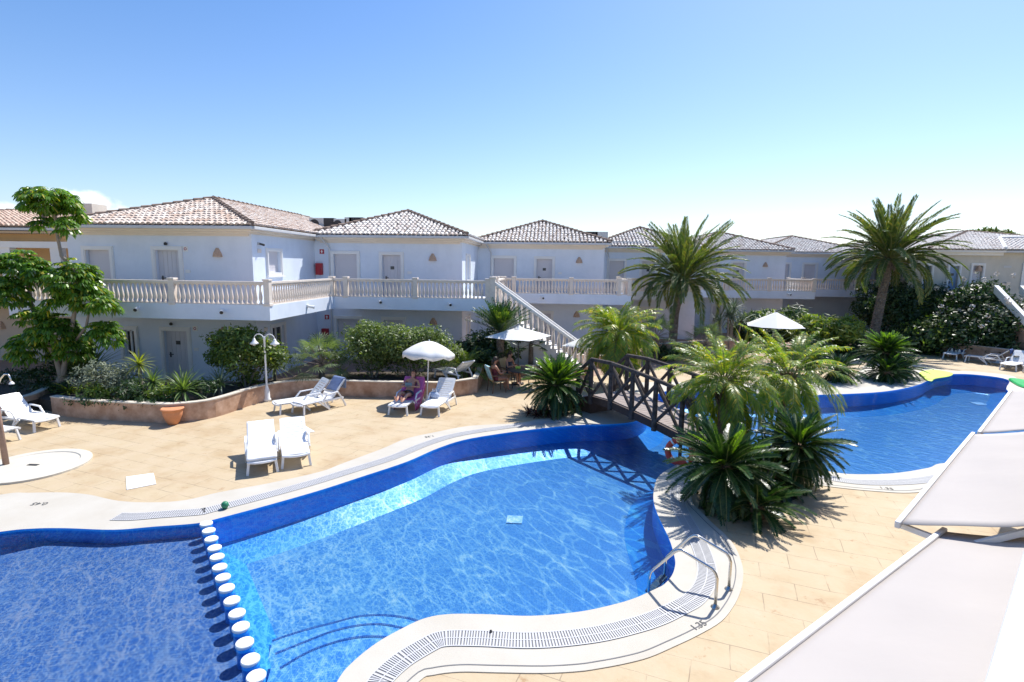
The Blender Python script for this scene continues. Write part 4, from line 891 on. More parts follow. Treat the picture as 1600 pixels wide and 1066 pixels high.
W2a, W2b = G(1520,679,2.3), G(1403,819,2.3); awning(tuple(W2b.xy), tuple(W2a.xy), 2.3, 2.66, 'middle white awning with a brown gap below its front corner')
W3a, W3b = G(1580,611,2.3), G(1530,677,2.3); awning(tuple(W3b.xy), tuple((W3b+(W3a-W3b)*1.0).xy), 2.3, 2.66, 'farthest white awning at the right edge over the second pool')
# ------------------------------------------------------------------ plants
def rot_z(a): c, s = math.cos(a), math.sin(a); return np.array([[c,-s,0],[s,c,0],[0,0,1]])
def mesh_np(name, V, F, m, parent=None, smooth=False, loc=None):
    me = bpy.data.meshes.new(name); V = np.asarray(V, float)
    if loc is not None: V = V-np.array(loc)
    me.from_pydata(V.tolist(), [], F); me.update(); me.materials.append(m)
    o = bpy.data.objects.new(name, me); COL.objects.link(o)
    if parent: o.parent = parent
    if smooth: me.polygons.foreach_set('use_smooth', [True]*len(me.polygons))
    return o
class PV:
    def __init__(s): s.V = []; s.F = []; s.n = 0
    def add(s, V, F): s.V.append(np.asarray(V, float)); s.F.extend([tuple(i+s.n for i in f) for f in F]); s.n += len(V)
    def build(s, name, m, parent=None, smooth=False): return mesh_np(name, np.vstack(s.V), s.F, m, parent, smooth)
def frond(L_, e0, bend, nl, ll, lw, fwd=.75, vee=.35, pet=.18, droop=.25, rw=.012, r=rng, power=1.3):
    """one pinnate frond in the xz plane growing to +x. returns (rachis V,F),(leaf V,F)"""
    ns = 10; s = np.linspace(0, 1, ns+1); ang = e0-bend*s**power
    dx = np.cos(ang)*L_/ns; dz = np.sin(ang)*L_/ns
    X = np.concatenate([[0], np.cumsum((dx[:-1]+dx[1:])/2)]); Z = np.concatenate([[0], np.cumsum((dz[:-1]+dz[1:])/2)])
    wob = r.normal(0, .03)*L_*s**2
    RV, RF = [], []
    for i in range(ns+1):
        w_ = rw*(1-.8*s[i]); RV += [(X[i], wob[i]-w_, Z[i]), (X[i], wob[i], Z[i]+w_), (X[i], wob[i]+w_, Z[i])]
        if i < ns:
            a = i*3; RF += [(a,a+1,a+4,a+3),(a+1,a+2,a+5,a+4),(a+2,a,a+3,a+5)]
    t = np.repeat(np.linspace(pet, .99, nl), 2); side = np.tile([1, -1], nl)
    t = np.clip(t+r.normal(0,.006,len(t)), pet, 1)
    bx = np.interp(t, s, X); bz = np.interp(t, s, Z); by = np.interp(t, s, wob); a = np.interp(t, s, ang)
    prof = np.clip(np.minimum((t-pet+.08)/.25, 1), .3, 1)*(1-.55*np.clip((t-.6)/.4, 0, 1)**1.5)
    l = ll*prof*r.uniform(.85, 1.12, len(t)); fw = fwd+r.normal(0,.08,len(t))+t*.25; ve = vee+r.normal(0,.10,len(t))
    T = np.stack([np.cos(a), 0*a, np.sin(a)], 1); U = np.stack([-np.sin(a), 0*a, np.cos(a)], 1); S = np.stack([0*a, side, 0*a], 1)
    D = T*fw[:,None]+S+U*ve[:,None]; D /= np.linalg.norm(D, axis=1)[:,None]
    W = T-D*np.sum(T*D, 1)[:,None]; W /= np.linalg.norm(W, axis=1)[:,None]
    B = np.stack([bx, by, bz], 1); mid = B+D*(l*.45)[:,None]; tip = B+D*l[:,None]; tip[:,2] -= l*droop*r.uniform(.5,1.4,len(t)); mid[:,2] -= l*droop*.15
    Vv = np.stack([B-W*lw*.25, mid-W*lw*.5, tip, mid+W*lw*.5, ], 1).reshape(-1,3)
    Ff = [(4*i,4*i+1,4*i+2,4*i+3) for i in range(len(t))]
    return (np.array(RV), RF), (Vv, Ff)
def crown(pv_r, pv_l, c, n, L_, emin, emax, bend, nl, ll, lw, r=rng, azim=None, epow=1.0, rad=.08, blo=.5, **kw):
    for i in range(n):
        u = (i+.5)/n; e0 = emax+(emin-emax)*u**epow+r.normal(0,.06); az = i*2.39996+r.normal(0,.12) if azim is None else r.uniform(*azim)
        Lf = L_*r.uniform(.85,1.1)*(1 if u > .15 or blo < .4 else .8); (RV, RF), (LV, LF) = frond(Lf, e0, bend*r.uniform(.8,1.2)*(blo+(1.2-blo)*u), nl, ll, lw, r=r, **kw)
        Rm = rot_z(az); tw = r.normal(0, .25); ct, st_ = math.cos(tw), math.sin(tw); Rx = np.array([[1,0,0],[0,ct,-st_],[0,st_,ct]])
        off = np.array(c)+np.array([math.cos(az)*rad, math.sin(az)*rad, -u*rad*1.5])
        pv_r.add(RV@Rx.T@Rm.T+off, RF); pv_l.add(LV@Rx.T@Rm.T+off, LF)
def trunk_path(mb, pts, r0, r1, nseg, rough=.12, ring=.5, n=12, r=rng):
    P_ = [Vector(p) for p in pts]; path = []
    for i in range(nseg+1):
        u = i/nseg*(len(P_)-1); k_ = min(int(u), len(P_)-2); path.append(P_[k_].lerp(P_[k_+1], u-k_))
    n0 = len(mb.v)
    for i, p in enumerate(path):
        rr = r0+(r1-r0)*i/nseg
        for j in range(n):
            t = 2*math.pi*j/n; f = 1+(ring*.16 if (i+j) % 2 else -ring*.10)+r.normal(0, rough*.25); mb.v.append((p.x+rr*f*math.cos(t), p.y+rr*f*math.sin(t), p.z))
    for i in range(nseg):
        for j in range(n): a0 = n0+i*n+j; a1 = n0+i*n+(j+1)%n; mb.f.append((a0,a1,a1+n,a0+n))
    mb.f.append(tuple(n0+nseg*n+j for j in range(n)))
def palm(name, base, top, r0, r1, label, cat, lm, tm, n, L_, emin, emax, bend, nl, ll, lw, dead=0, seed=1, boots=0, group=None, lm2=None, nseg=None, mid=None, **kw):
    r = np.random.default_rng(seed); base = Vector(base); top = Vector(top); t = thing(name, base, label, cat, group)
    rel = top-base; mb = MB(); pts = [(0,0,-.1), tuple(mid) if mid else tuple(rel*.5), tuple(rel)]
    trunk_path(mb, pts, r0, r1, nseg or max(6, int(rel.length/.07)), r=r)
    if boots:
        for i in range(boots):
            az = i*2.4; zz = rel.z-.02*i; rr = r1*1.1; c = Vector((rel.x+rr*math.cos(az), rel.y+rr*math.sin(az), zz-.15)); mb.tube([c, c+Vector((math.cos(az)*.12, math.sin(az)*.12, .22))], [.04,.02], 4)
    mb.build('trunk', tm, t, smooth=False)
    a, b_ = PV(), PV(); crown(a, b_, rel, n, L_, emin, emax, bend, nl, ll, lw, r=r, **kw)
    cr = b_.build('crown', lm, t); a.build('frond_stalks', M['stalk'], cr)
    if lm2:
        a, b_ = PV(), PV(); crown(a, b_, (rel.x,rel.y,rel.z-.06), lm2[1], L_*.9, emin-.45, emin+.1, bend*.8, nl, ll, lw, r=r, **kw); o = b_.build('old_fronds', lm2[0], cr); a.build('dry_stalks', M['dead'], cr)
    return t
M['stalk'] = mat('frond_stalk', (.22,.24,.08), .5, .15, 6)

def blades(pv, c, n, L_, w_, emin, emax, bend=.5, fold=.3, r=rng, azr=None, seg=4, lvar=.2):
    for i in range(n):
        az = i*2.39996+r.normal(0,.1) if azr is None else r.uniform(*azr); u = (i+.5)/n; e = emax+(emin-emax)*u+r.normal(0,.06); l = L_*r.uniform(1-lvar,1+lvar*.5)
        s = np.linspace(0,1,seg+1); ang = e-bend*s**1.5*r.uniform(.5,1.4); x = np.concatenate([[0],np.cumsum(np.cos(ang[1:])*l/seg)]); z = np.concatenate([[0],np.cumsum(np.sin(ang[1:])*l/seg)])
        ww = w_*np.array([.8,1,.85,.55,.04])[:seg+1]/2 if seg == 4 else w_*np.linspace(1,.05,seg+1)/2
        V = []; F = []
        for k_ in range(seg+1):
            V += [(x[k_],-ww[k_],z[k_]+fold*ww[k_]),(x[k_],0,z[k_]),(x[k_],ww[k_],z[k_]+fold*ww[k_])]
            if k_ < seg: a = 3*k_; F += [(a,a+1,a+4,a+3),(a+1,a+2,a+5,a+4)]
        pv.add(np.array(V)@rot_z(az).T+np.array(c), F)
def rosette(name, base, label, cat, m, n, L_, w_, emin=-.1, emax=1.4, bend=.5, stem=0.0, seed=1, group=None, heads=None, tm='bark'):
    r = np.random.default_rng(seed); t = thing(name, base, label, cat, group); pv = PV()
    heads = heads or [(0,0,stem)]
    mb = MB()
    for h in heads:
        blades(pv, h, n, L_, w_, emin, emax, bend, r=r)
        if h[2] > .12: mb.tube([(h[0]*.2,h[1]*.2,-.05),(h[0]*.7,h[1]*.7,h[2]*.5),(h[0],h[1],h[2])], [.07,.055,.05], 8)
    f = pv.build('leaves', m, t)
    if mb.v: mb.build('stem', M[tm], t)
    return t
def leaf_cloud(pv, centers, radii, per, size, r, squash=1.0, shell=.35, up=.4, elong=1.9, cl=None):
    """leaf-sized quads spread through ellipsoid clumps, outward-facing at random"""
    for c, rad in zip(centers, radii):
        rad = np.array(rad) if np.ndim(rad) else np.array([rad]*3)
        n = max(8, int(per*(rad.mean()**2)))
        d = r.normal(size=(n,3)); d /= np.linalg.norm(d,axis=1)[:,None]; rr = (1-shell*r.random(n)**1.5)[:,None]*(1+.10*r.normal(size=(n,1)))
        Pp = np.array(c)+d*rad*rr
        nn = d+r.normal(size=(n,3))*.7; nn[:,2] += up; nn /= np.linalg.norm(nn,axis=1)[:,None]
        a = np.cross(nn, r.normal(size=(n,3))); a /= np.linalg.norm(a,axis=1)[:,None]; b_ = np.cross(nn, a); s_ = size*r.uniform(.6,1.4,n)[:,None]
        V = np.stack([Pp-a*s_*elong*.5, Pp-b_*s_*.4, Pp+a*s_*elong*.5, Pp+b_*s_*.4], 1).reshape(-1,3)
        pv.add(V, [(4*i,4*i+1,4*i+2,4*i+3) for i in range(n)])
def shrub(name, base, size, label, cat, m, n_clump=26, per=900, leaf=.07, seed=1, group=None, m2=None, stems=5, clump=.34, flat=0.0, elong=1.9, top_bias=.0, flowers=0, poly=None):
    """rounded irregular bush: clumps over an ellipsoid of half-size (sx,sy) height sz"""
    r = np.random.default_rng(seed); t = thing(name, base, label, cat, group); sx, sy, sz = size; cs, rs = [], []
    for i in range(n_clump):
        d = r.normal(size=3); d /= np.linalg.norm(d); d[2] = abs(d[2])*.95-.15+top_bias; f = r.uniform(.5,1.05)
        cs.append((d[0]*sx*f, d[1]*sy*f, max(.12, sz*.42+d[2]*sz*.5*f))); k_ = clump*r.uniform(.45,1.35)*min(1.0, (sx+sz)/2.2); rs.append((k_*1.1, k_*1.1, k_*.85))
    cs.append((0,0,sz*.42)); rs.append((sx*.72, sy*.72, sz*.42))
    pv = PV(); leaf_cloud(pv, cs, rs, per, leaf, r, elong=elong)
    for q in range(int(n_clump*2.2)):                      # loose sprigs sticking out
        i = int(r.integers(0, n_clump)); d = r.normal(size=3); d[2] = abs(d[2])+.25; d /= np.linalg.norm(d); p0 = np.array(cs[i])+d*np.array(rs[i])*.85; ln = clump*r.uniform(.45,1.15)
        for k_ in range(9):
            c_ = p0+d*ln*k_/9+np.array([0,0,-.25*ln*(k_/9)**2]); a = r.normal(size=3); a -= d*a.dot(d)*.6; a /= np.linalg.norm(a); b2 = np.cross(a, d); s_ = leaf*r.uniform(.7,1.3)
            pv.add([c_, c_+a*s_*.6*elong*.5-b2*s_*.3, c_+a*s_*elong, c_+a*s_*.6*elong*.5+b2*s_*.3], [(0,1,2,3)])
    f = pv.build('foliage', m, t)
    if m2:
        pv = PV(); hi = [i for i in range(len(cs)-1) if cs[i][2] > sz*.45] or [0]; sel = hi; leaf_cloud(pv, [cs[i] for i in sel], [tuple(x*1.07 for x in rs[i]) for i in sel], per*.6, leaf, r, elong=elong); pv.build('young_growth', m2, t)
    mb = MB()
    for i in range(stems):
        az = i*2.4; mb.tube([(0.05*math.cos(az),.05*math.sin(az),-.05),(sx*.3*math.cos(az),sy*.3*math.sin(az),sz*.3),(sx*.5*math.cos(az),sy*.5*math.sin(az),sz*.62)], [.035,.025,.012], 6)
    if stems: mb.build('stems', M['bark'], t)
    if flowers:
        pv = PV(); idx = r.integers(0, len(cs)-1, flowers)
        C_ = np.array(cs)[idx]+r.normal(size=(flowers,3))*np.array(rs)[idx]*.72; leaf_cloud(pv, C_, [.13]*flowers, 900, .10, r, elong=1.2); pv.build('blossoms', M['flower'], t)
    return t

# date palms
p = G(1050,548,0); tp = Vector(AY(1067,434,p.y-.3))
dk_ = dict(fwd=1.35, vee=.45, pet=.13, droop=.12, group='tall date palms', boots=40, blo=.22)
palm('date_palm', p, tp, .24, .20, 'tall date palm with arching crown standing left of centre behind the bridge', 'palm tree', M['leaf_palm'], M['trunk'], 98, 3.45, -.10, 1.56, 1.45, 95, .42, .040, seed=3, rw=.035, mid=((tp-p).x*.15, 0, (tp-p).z*.5), rad=.15, power=1.6, epow=.8, **dk_)
p = G(1362,532,.55); p.z = 0; tp = Vector(AY(1391,399,p.y))
palm('date_palm', p, tp, .27, .21, 'tall date palm with leaning trunk at the right, beside the white notice board', 'palm tree', M['leaf_palm'], M['trunk'], 96, 3.5, -.10, 1.56, 1.45, 100, .42, .045, seed=8, rw=.045, rad=.2, power=1.5, epow=.85, **dk_)
# pygmy palms round the bridge
pk = dict(fwd=.75, vee=.15, pet=.14, droop=.45, rw=.014)
p = G(1127,716,0); palm('pygmy_palm', p, (p.x-.06,p.y,2.05), .12,.10, 'bushy pygmy date palm in front of the bridge, growing behind the big front sago', 'palm tree', M['leaf_pygmy'], M['trunk_red'], 72, 1.62, -.75, 1.45, 1.5, 76, .24, .021, seed=11, boots=26, group='pygmy date palms', **pk)
p = G(1213,694,0); palm('pygmy_palm', p, (p.x+.15,p.y,2.0), .12,.10, 'pygmy date palm with yellow drooping fronds right of the bridge, over the second pool', 'palm tree', M['leaf_pygmy'], M['trunk_red'], 58, 1.72, -.8, 1.4, 1.5, 76, .25, .021, seed=12, boots=26, group='pygmy date palms', **pk)
p = G(962,606,0); palm('pygmy_palm', p, (p.x,p.y,2.15), .17,.13, 'dense pygmy date palm behind the left end of the bridge, against the blue facade', 'palm tree', M['leaf_pygmy'], M['trunk_red'], 86, 1.85, -.75, 1.5, 1.75, 70, .32, .030, seed=13, boots=26, group='pygmy date palms', **pk)
# sagos
ck = dict(fwd=.75, vee=.50, pet=.06, droop=.04, rw=.012)
def sago(px, h, L_, n, label, seed, yel=0, tr=.16, emin=-1.05, z0=0.0):
    p = G(px[0], px[1], z0); t = thing('sago_palm', p, label, 'sago palm', 'sago palms by the pool'); r = np.random.default_rng(seed)
    mb = MB(); trunk_path(mb, [(0,0,-.05),(0,0,h*.5),(0,0,h)], tr, tr*.85, max(4,int(h/.06)), r=r); mb.build('trunk', M['trunk_red'], t)
    a, b_ = PV(), PV(); crown(a, b_, (0,0,h), n, L_, emin, 1.35, .85, 68, .155*(L_/1.2), .024*(L_/1.2)**.5, r=r, **ck); cr = b_.build('crown', M['leaf_cycad'], t); a.build('frond_stalks', M['stalk'], cr)
    if yel:
        a, b_ = PV(), PV(); crown(a, b_, (0,0,h+.05), yel, L_*.9, .55, 1.45, .6, 68, .155*(L_/1.2), .024, r=r, **ck); b_.build('young_fronds', M['leaf_cycad_y'], cr); a.build('young_stalks', M['stalk'], cr)
    return t
sago((1128,792), .90, 1.12, 120, 'largest sago palm in front, casting a fan of shadow on the paving', 21, yel=9, emin=-1.3)
sago((1180,808), .28, .9, 56, 'low sago offshoot leaning right at the foot of the front sago', 26, emin=-.5)
sago((1243,762), 1.0, .94, 120, 'second big sago palm, right of the front one against the second pool', 22, yel=6, emin=-1.3)
sago((1200,768), .45, .9, 60, 'dark sago palm squeezed between the two big front ones', 27)
sago((868,645), .95, 1.18, 120, 'big sago palm with bright top at the left end of the bridge', 23, yel=40, emin=-1.3)
sago((1380,590), 1.15, 1.15, 90, 'tall two-tier sago palm with bright yellow-green top beyond the second pool', 24, yel=44, tr=.2, emin=-.3)
sago((1384,596), .45, 1.05, 70, 'lower tier sago growing under the bright tall one', 29, yel=10)
sago((1410,590), .42, .95, 70, 'right-hand low sago of the far clump, nearest the lime float', 30)
sago((1308,596), .55, 1.0, 84, 'dark green sago palm left of the far clump, at the water edge', 25)
sago((1262,588), .9, .85, 60, 'sago palm mostly hidden behind the right pygmy palm', 31, yel=20)

# left umbrella tree (several trunks, tiered balls of drooping leaves)
def whorls(pv, c, rad, n, r, L_=.30, w_=.10):
    for i in range(int(n*1.25)):
        d = r.normal(size=3); d /= np.linalg.norm(d)
        if d[2] < -.5: d[2] *= -.5
        p = np.array(c)+d*np.array(rad)*r.uniform(.62,1.0); k_ = 10; az0 = r.uniform(0,6.28); tilt = d*.95
        for j in range(k_):
            az = az0+j*2*math.pi/k_+r.normal(0,.1); l = L_*r.uniform(.75,1.15); h = np.array([math.cos(az), math.sin(az), 0])+tilt*.8; h /= np.linalg.norm(h); sd_ = np.array([-math.sin(az), math.cos(az), 0])
            p0 = p+h*.05; p1 = p+h*l*.5+np.array([0,0,.02]); p2 = p+h*l*.85+np.array([0,0,-l*.28]); p3 = p+h*l*1.0+np.array([0,0,-l*.55])
            V = [p0-sd_*.015, p0+sd_*.015, p1-sd_*w_*.5, p1+sd_*w_*.5, p2-sd_*w_*.42, p2+sd_*w_*.42, p3]
            pv.add(V, [(0,1,3,2),(2,3,5,4),(4,5,6)])
r = np.random.default_rng(31)
tb = G(97,612,0); TY = 16.3; tb = Vector((tb.x, TY, 0)); tb = Vector((AY(97,600,TY).x, TY, 0))
ut = thing('umbrella_tree', tb, 'tiered glossy umbrella tree with several leaf balls in front of the ochre villa', 'tree')
balls = [((80,318),(.72,.65,.46),90),((56,308),(.42,.4,.26),30),((106,336),(.42,.4,.36),40),((64,352),(.20,.2,.22),14),((101,356),(.22,.2,.24),16),((32,425),(.70,.7,.70),130),((62,432),(.36,.5,.50),50),((14,462),(.50,.5,.60),80),((118,442),(.66,.7,.74),150),((142,470),(.52,.6,.56),90),((98,478),(.36,.5,.36),40),((162,478),(.30,.4,.26),30),((50,496),(.36,.5,.26),30),((88,520),(.62,.7,.58),110),((50,545),(.56,.6,.62),100),((118,548),(.44,.6,.44),60),((163,526),(.40,.5,.50),60)]
pv = PV(); cen = []
for (px, rad, n) in balls:
    c = AY(px[0], px[1], TY+r.normal(0,.25)); c = c-tb; cen.append(c); whorls(pv, c, rad, int(n*1.0), r, .25, .068)
crw = pv.build('crown', M['leaf_umb'], ut)
mb = MB()
def limb(pxs, r0, r1):
    pts = [AY(x, y, TY)-tb for x, y in pxs]; n = len(pts); mb.tube(pts, [r0+(r1-r0)*i/(n-1) for i in range(n)], 8)
limb([(97,604),(95,585),(88,560),(86,530)], .10,.07); limb([(97,604),(100,575),(105,550),(118,480),(118,440)], .09,.05); limb([(118,470),(122,430),(96,400),(90,370),(86,335),(82,315)], .06,.035); limb([(88,560),(70,530),(50,480),(44,440)], .07,.045); limb([(88,345),(76,330),(62,312)], .03,.02); limb([(105,550),(135,510),(142,470)], .05,.03); limb([(94,604),(92,590)], .09,.08); limb([(90,380),(104,355)], .025,.02); limb([(135,520),(160,525)], .04,.02)
mb.build('trunk', M['bark'], ut, smooth=True)

# planter bed plants, left part
PZ = .42
def PG(x, y, z=PZ): return G(x, y, z)
rosette('yucca', PG(128,600), 'large yucca clump between the umbrella tree and the silver bush', 'yucca', M['leaf_yucca'], 60, 1.35, .06, -.1, 1.45, .35, seed=41, heads=[(0,0,.3),(.35,.1,.5),(-.3,.15,.25)])
rosette('yucca', PG(108,612), 'yellowish low yucca at the foot of the umbrella tree', 'yucca', M['leaf_yellow'], 36, .8, .05, -.3, 1.0, .6, seed=46)
shrub('silver_bush', PG(172,622), (.85,.6,1.25), 'rounded silver grey bush in the left planter', 'bush', M['leaf_grey'], 22, 900, .055, seed=42)
rosette('yucca', PG(222,620), 'tall stemmed yucca with light green head right of the silver bush', 'yucca', M['leaf_yellow'], 46, .55, .055, -.6, 1.4, .5, seed=43, heads=[(0,.0,1.05)])
rosette('yucca', PG(241,624), 'shorter stemmed yucca just right of the tall-stemmed one', 'yucca', M['leaf_yucca'], 46, .55, .06, -.6, 1.4, .5, seed=44, heads=[(0,0,.55),(-.45,-.1,.2)])
rosette('yucca', PG(288,628), 'spiky pale yucca above the terracotta pot', 'yucca', M['leaf_yucca'], 64, .85, .06, -.35, 1.45, .45, seed=45, stem=.35)
rosette('agave', PG(345,615), 'grey green agave in front of the climbing bush', 'agave', M['leaf_agave'], 60, .72, .05, -.2, 1.4, .3, seed=47, stem=.3)
shrub('climbing_bush', PG(385,602), (1.45,.85,2.15), 'large bright green trailing bush beside the white lamp post', 'bush', M['leaf_mid'], 46, 1000, .07, seed=48, m2=M['leaf_bright'], clump=.38, top_bias=.1)
shrub('trailing_shoots', G(390,612,.0), (.38,.2,1.15), 'hanging leafy shoots over the planter wall left of the lamp post', 'shrub', M['leaf_bright'], 14, 1000, .06, seed=49, clump=.25)
rosette('palmetto', PG(430,592), 'dark fan palmetto right behind the lamp post', 'palmetto', M['leaf_fan'], 80, .85, .045, -.5, 1.2, .3, seed=50, stem=.5, tm='trunk')
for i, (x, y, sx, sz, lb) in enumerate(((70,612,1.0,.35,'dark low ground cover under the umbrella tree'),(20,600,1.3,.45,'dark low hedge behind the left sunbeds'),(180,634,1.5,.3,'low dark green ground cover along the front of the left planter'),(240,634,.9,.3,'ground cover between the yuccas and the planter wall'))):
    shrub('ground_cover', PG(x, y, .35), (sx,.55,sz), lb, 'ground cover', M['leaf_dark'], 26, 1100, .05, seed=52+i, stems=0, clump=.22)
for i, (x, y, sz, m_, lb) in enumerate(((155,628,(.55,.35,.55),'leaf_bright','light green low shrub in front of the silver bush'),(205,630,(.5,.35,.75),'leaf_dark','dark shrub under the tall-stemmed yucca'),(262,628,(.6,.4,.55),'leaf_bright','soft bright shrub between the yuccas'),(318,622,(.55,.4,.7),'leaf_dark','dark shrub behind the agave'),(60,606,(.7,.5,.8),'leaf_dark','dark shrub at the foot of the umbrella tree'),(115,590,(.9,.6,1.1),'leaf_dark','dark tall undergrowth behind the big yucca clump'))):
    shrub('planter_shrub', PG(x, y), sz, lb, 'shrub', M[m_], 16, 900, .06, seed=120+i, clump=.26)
# fan palm clump by the inner corner
def fanpalm(base, label, n, L_, seed, m, stem=.4, nb=18, group=None):
    r = np.random.default_rng(seed); t = thing('fan_palm', base, label, 'fan palm', group); pv = PV(); mb = MB(); mb.tube([(0,0,-.05),(0,0,stem)], [.12,.1], 9)
    for i in range(n):
        az = i*2.4; e = 1.4-1.7*(i+.5)/n+r.normal(0,.1); pl = L_*r.uniform(.8,1.1); tip = np.array([math.cos(az)*math.cos(e)*pl, math.sin(az)*math.cos(e)*pl, stem+math.sin(e)*pl]); mb.tube([(0,0,stem),tuple(tip)], .010, 4)
        f = np.array([math.cos(az)*math.cos(e), math.sin(az)*math.cos(e), math.sin(e)]); s_ = np.array([-math.sin(az), math.cos(az), 0]); u_ = np.cross(s_, f)
        for j in range(nb):
            a = (j/(nb-1)-.5)*4.0; d = f*math.cos(a)+s_*math.sin(a)+u_*.25; d /= np.linalg.norm(d); l = L_*.62*r.uniform(.85,1.1); w_ = np.cross(d, u_); w_ /= np.linalg.norm(w_)
            p1 = tip+d*l*.55; p2 = tip+d*l; p2[2] -= l*.12; pv.add([tip, p1-w_*.02, p2, p1+w_*.02], [(0,1,2,3)])
    cr = pv.build('crown', m, t); mb.build('trunk', M['trunk'], t); return t
fanpalm(PG(503,592), 'grey green fan palm in the planter left of the olive hedge', 30, .85, 61, M['leaf_fan'], .55)
rosette('yucca', PG(532,590), 'yellow-green low plant between the fan palm and the olive hedge', 'shrub', M['leaf_yellow'], 40, .7, .05, -.2, 1.2, .6, seed=62)
shrub('olive_hedge', PG(583,592,.3), (1.35,.9,2.35), 'left half of the big olive green hedge behind the white parasol', 'hedge', M['leaf_mid'], 46, 1000, .065, seed=63, m2=M['leaf_olive'], clump=.45, top_bias=.1)
shrub('olive_hedge', PG(642,592,.3), (1.5,.9,2.15), 'right half of the big olive green hedge behind the white parasol', 'hedge', M['leaf_mid'], 46, 1000, .065, seed=64, m2=M['leaf_olive'], clump=.45, top_bias=.1)
# small palm + dark bush left of the table parasol
p = PG(727,588,.35); palm('young_palm', p, (p.x,p.y,.75), .08,.07, 'light green young palm in the planter left of the table', 'palm tree', M['leaf_bright'], M['trunk_red'], 24, 1.15, -.1, 1.35, .9, 30, .30, .028, seed=65, **pk)
shrub('shrub', PG(752,572,.3), (.6,.55,.8), 'small light shrub at the corner of the planter behind the chairs', 'shrub', M['leaf_grey'], 14, 900, .06, seed=66)
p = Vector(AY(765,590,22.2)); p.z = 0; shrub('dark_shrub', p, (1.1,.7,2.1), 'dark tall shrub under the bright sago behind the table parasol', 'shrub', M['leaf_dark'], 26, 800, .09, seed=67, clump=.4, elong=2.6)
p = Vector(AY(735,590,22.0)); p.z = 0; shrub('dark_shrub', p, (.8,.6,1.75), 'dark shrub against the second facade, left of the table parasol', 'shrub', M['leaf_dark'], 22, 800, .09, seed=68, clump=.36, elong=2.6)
p = Vector(AY(781,600,21.6)); p.z = 0; t = thing('sago_palm', p, 'tall sago palm with upright bright fronds left of the staircase', 'sago palm', 'sago palms by the pool')
r_ = np.random.default_rng(69); mb = MB(); trunk_path(mb, [(0,0,-.05),(0,0,1.0),(0,0,2.1)], .17,.15, 30, r=r_); mb.build('trunk', M['trunk'], t)
a, b_ = PV(), PV(); crown(a, b_, (0,0,2.1), 60, 1.35, .55, 1.5, .35, 46, .22, .024, r=r_, **ck); cr = b_.build('crown', M['leaf_cycad'], t); a.build('frond_stalks', M['stalk'], cr)
a, b_ = PV(), PV(); crown(a, b_, (.1,-.15,2.15), 14, .95, .8, 1.45, .3, 46, .20, .024, r=r_, azim=(-2.2,-.6), **ck); b_.build('young_fronds', M['leaf_bright'], cr); a.build('young_stalks', M['stalk'], cr)
p = Vector(AY(829,575,23.0)); p.z = 0; fanpalm(p, 'small palm with bare brown trunk under the staircase', 14, .5, 70, M['leaf_dark'], 1.35)
p = Vector(AY(855,600,21.5)); 
# low maroon bromeliads at the foot of the bright sago
rosette('bromeliad', G(838,652,0), 'maroon spiky bromeliads at the pool edge below the bright sago', 'bromeliad', M['leaf_maroon'] if 'leaf_maroon' in M else M['leaf_dark'], 30, .38, .04, -.1, 1.3, .4, seed=71, heads=[(0,0,.05),(.3,.15,.05),(-.25,.2,.05),(.55,-.05,.05),(.1,.35,.05)])
# background garden
def gp(x, Y): v = AY(x, 500, Y); return Vector((v.x, Y, 0))
def spiky(base, heads, label, m, seed, L_=.75, n=60):
    return rosette('dragon_tree', base, label, 'dragon tree', m, n, L_, .05, -.6, 1.4, .4, seed=seed, heads=heads, tm='bark')
spiky(gp(1143,30.5), [(0,0,2.0),(-.65,.1,1.7),(.55,0,1.8),(.2,.3,2.5),(-.3,-.3,2.2)], 'grey green dragon tree left of the pointed parasol', M['leaf_agave'], 81, .9)
shrub('garden_shrub', gp(1212,33), (2.6,1.2,2.5), 'wide green shrub behind the pointed parasol', 'shrub', M['leaf_dark'], 40, 420, .13, seed=82, m2=M['leaf_olive'], clump=.6, elong=3.2)
shrub('garden_shrub', gp(1290,31), (1.9,1.2,2.45), 'yellow-green bush right of the pointed parasol', 'shrub', M['leaf_bright'], 34, 420, .12, seed=83, m2=M['leaf_yellow'], clump=.55, elong=3)
shrub('garden_shrub', gp(1325,31.5), (1.0,.9,1.8), 'smaller olive bush beside the leaning palm trunk', 'shrub', M['leaf_olive'], 22, 450, .11, seed=84, clump=.45, elong=2.6)
shrub('garden_shrub', gp(1340,30.0), (.8,.7,.75), 'low dark shrub on the planter behind the far sunbeds', 'shrub', M['leaf_dark'], 16, 600, .1, seed=85)
shrub('garden_shrub', gp(1270,29.2), (1.0,.8,1.3), 'dark undergrowth behind the pair of far sunbeds', 'shrub', M['leaf_dark'], 18, 600, .1, seed=86, clump=.4)
p = gp(1028,27.0); fanpalm(p, 'small palm with curved trunk left of the tall date palm base', 22, .8, 87, M['leaf_fan'], 1.3)
p = gp(1105,27.0); fanpalm(p, 'small fan palm between the tall date palm and the dragon tree', 22, .9, 88, M['leaf_fan'], .9)
p = gp(1078,28.5); shrub('garden_shrub', p, (1.0,.6,.7), 'low bush to the right of the tall date palm foot', 'shrub', M['leaf_bright'], 16, 600, .09, seed=89)
p = gp(1035,27.4); shrub('garden_shrub', p, (.9,.6,.75), 'low dark bush to the left of the tall date palm foot', 'shrub', M['leaf_dark'], 16, 600, .09, seed=90)
rosette('banana_plant', gp(1166,27.2), 'upright light green leafy plant in front of the dragon tree', 'plant', M['leaf_bright'], 16, 1.3, .16, .7, 1.45, .4, seed=91, stem=.5)
rosette('banana_plant', gp(1211,27.5), 'dark green leafy plant under the pointed parasol', 'plant', M['leaf_dark'], 22, 1.2, .12, .4, 1.45, .4, seed=92, stem=.7)
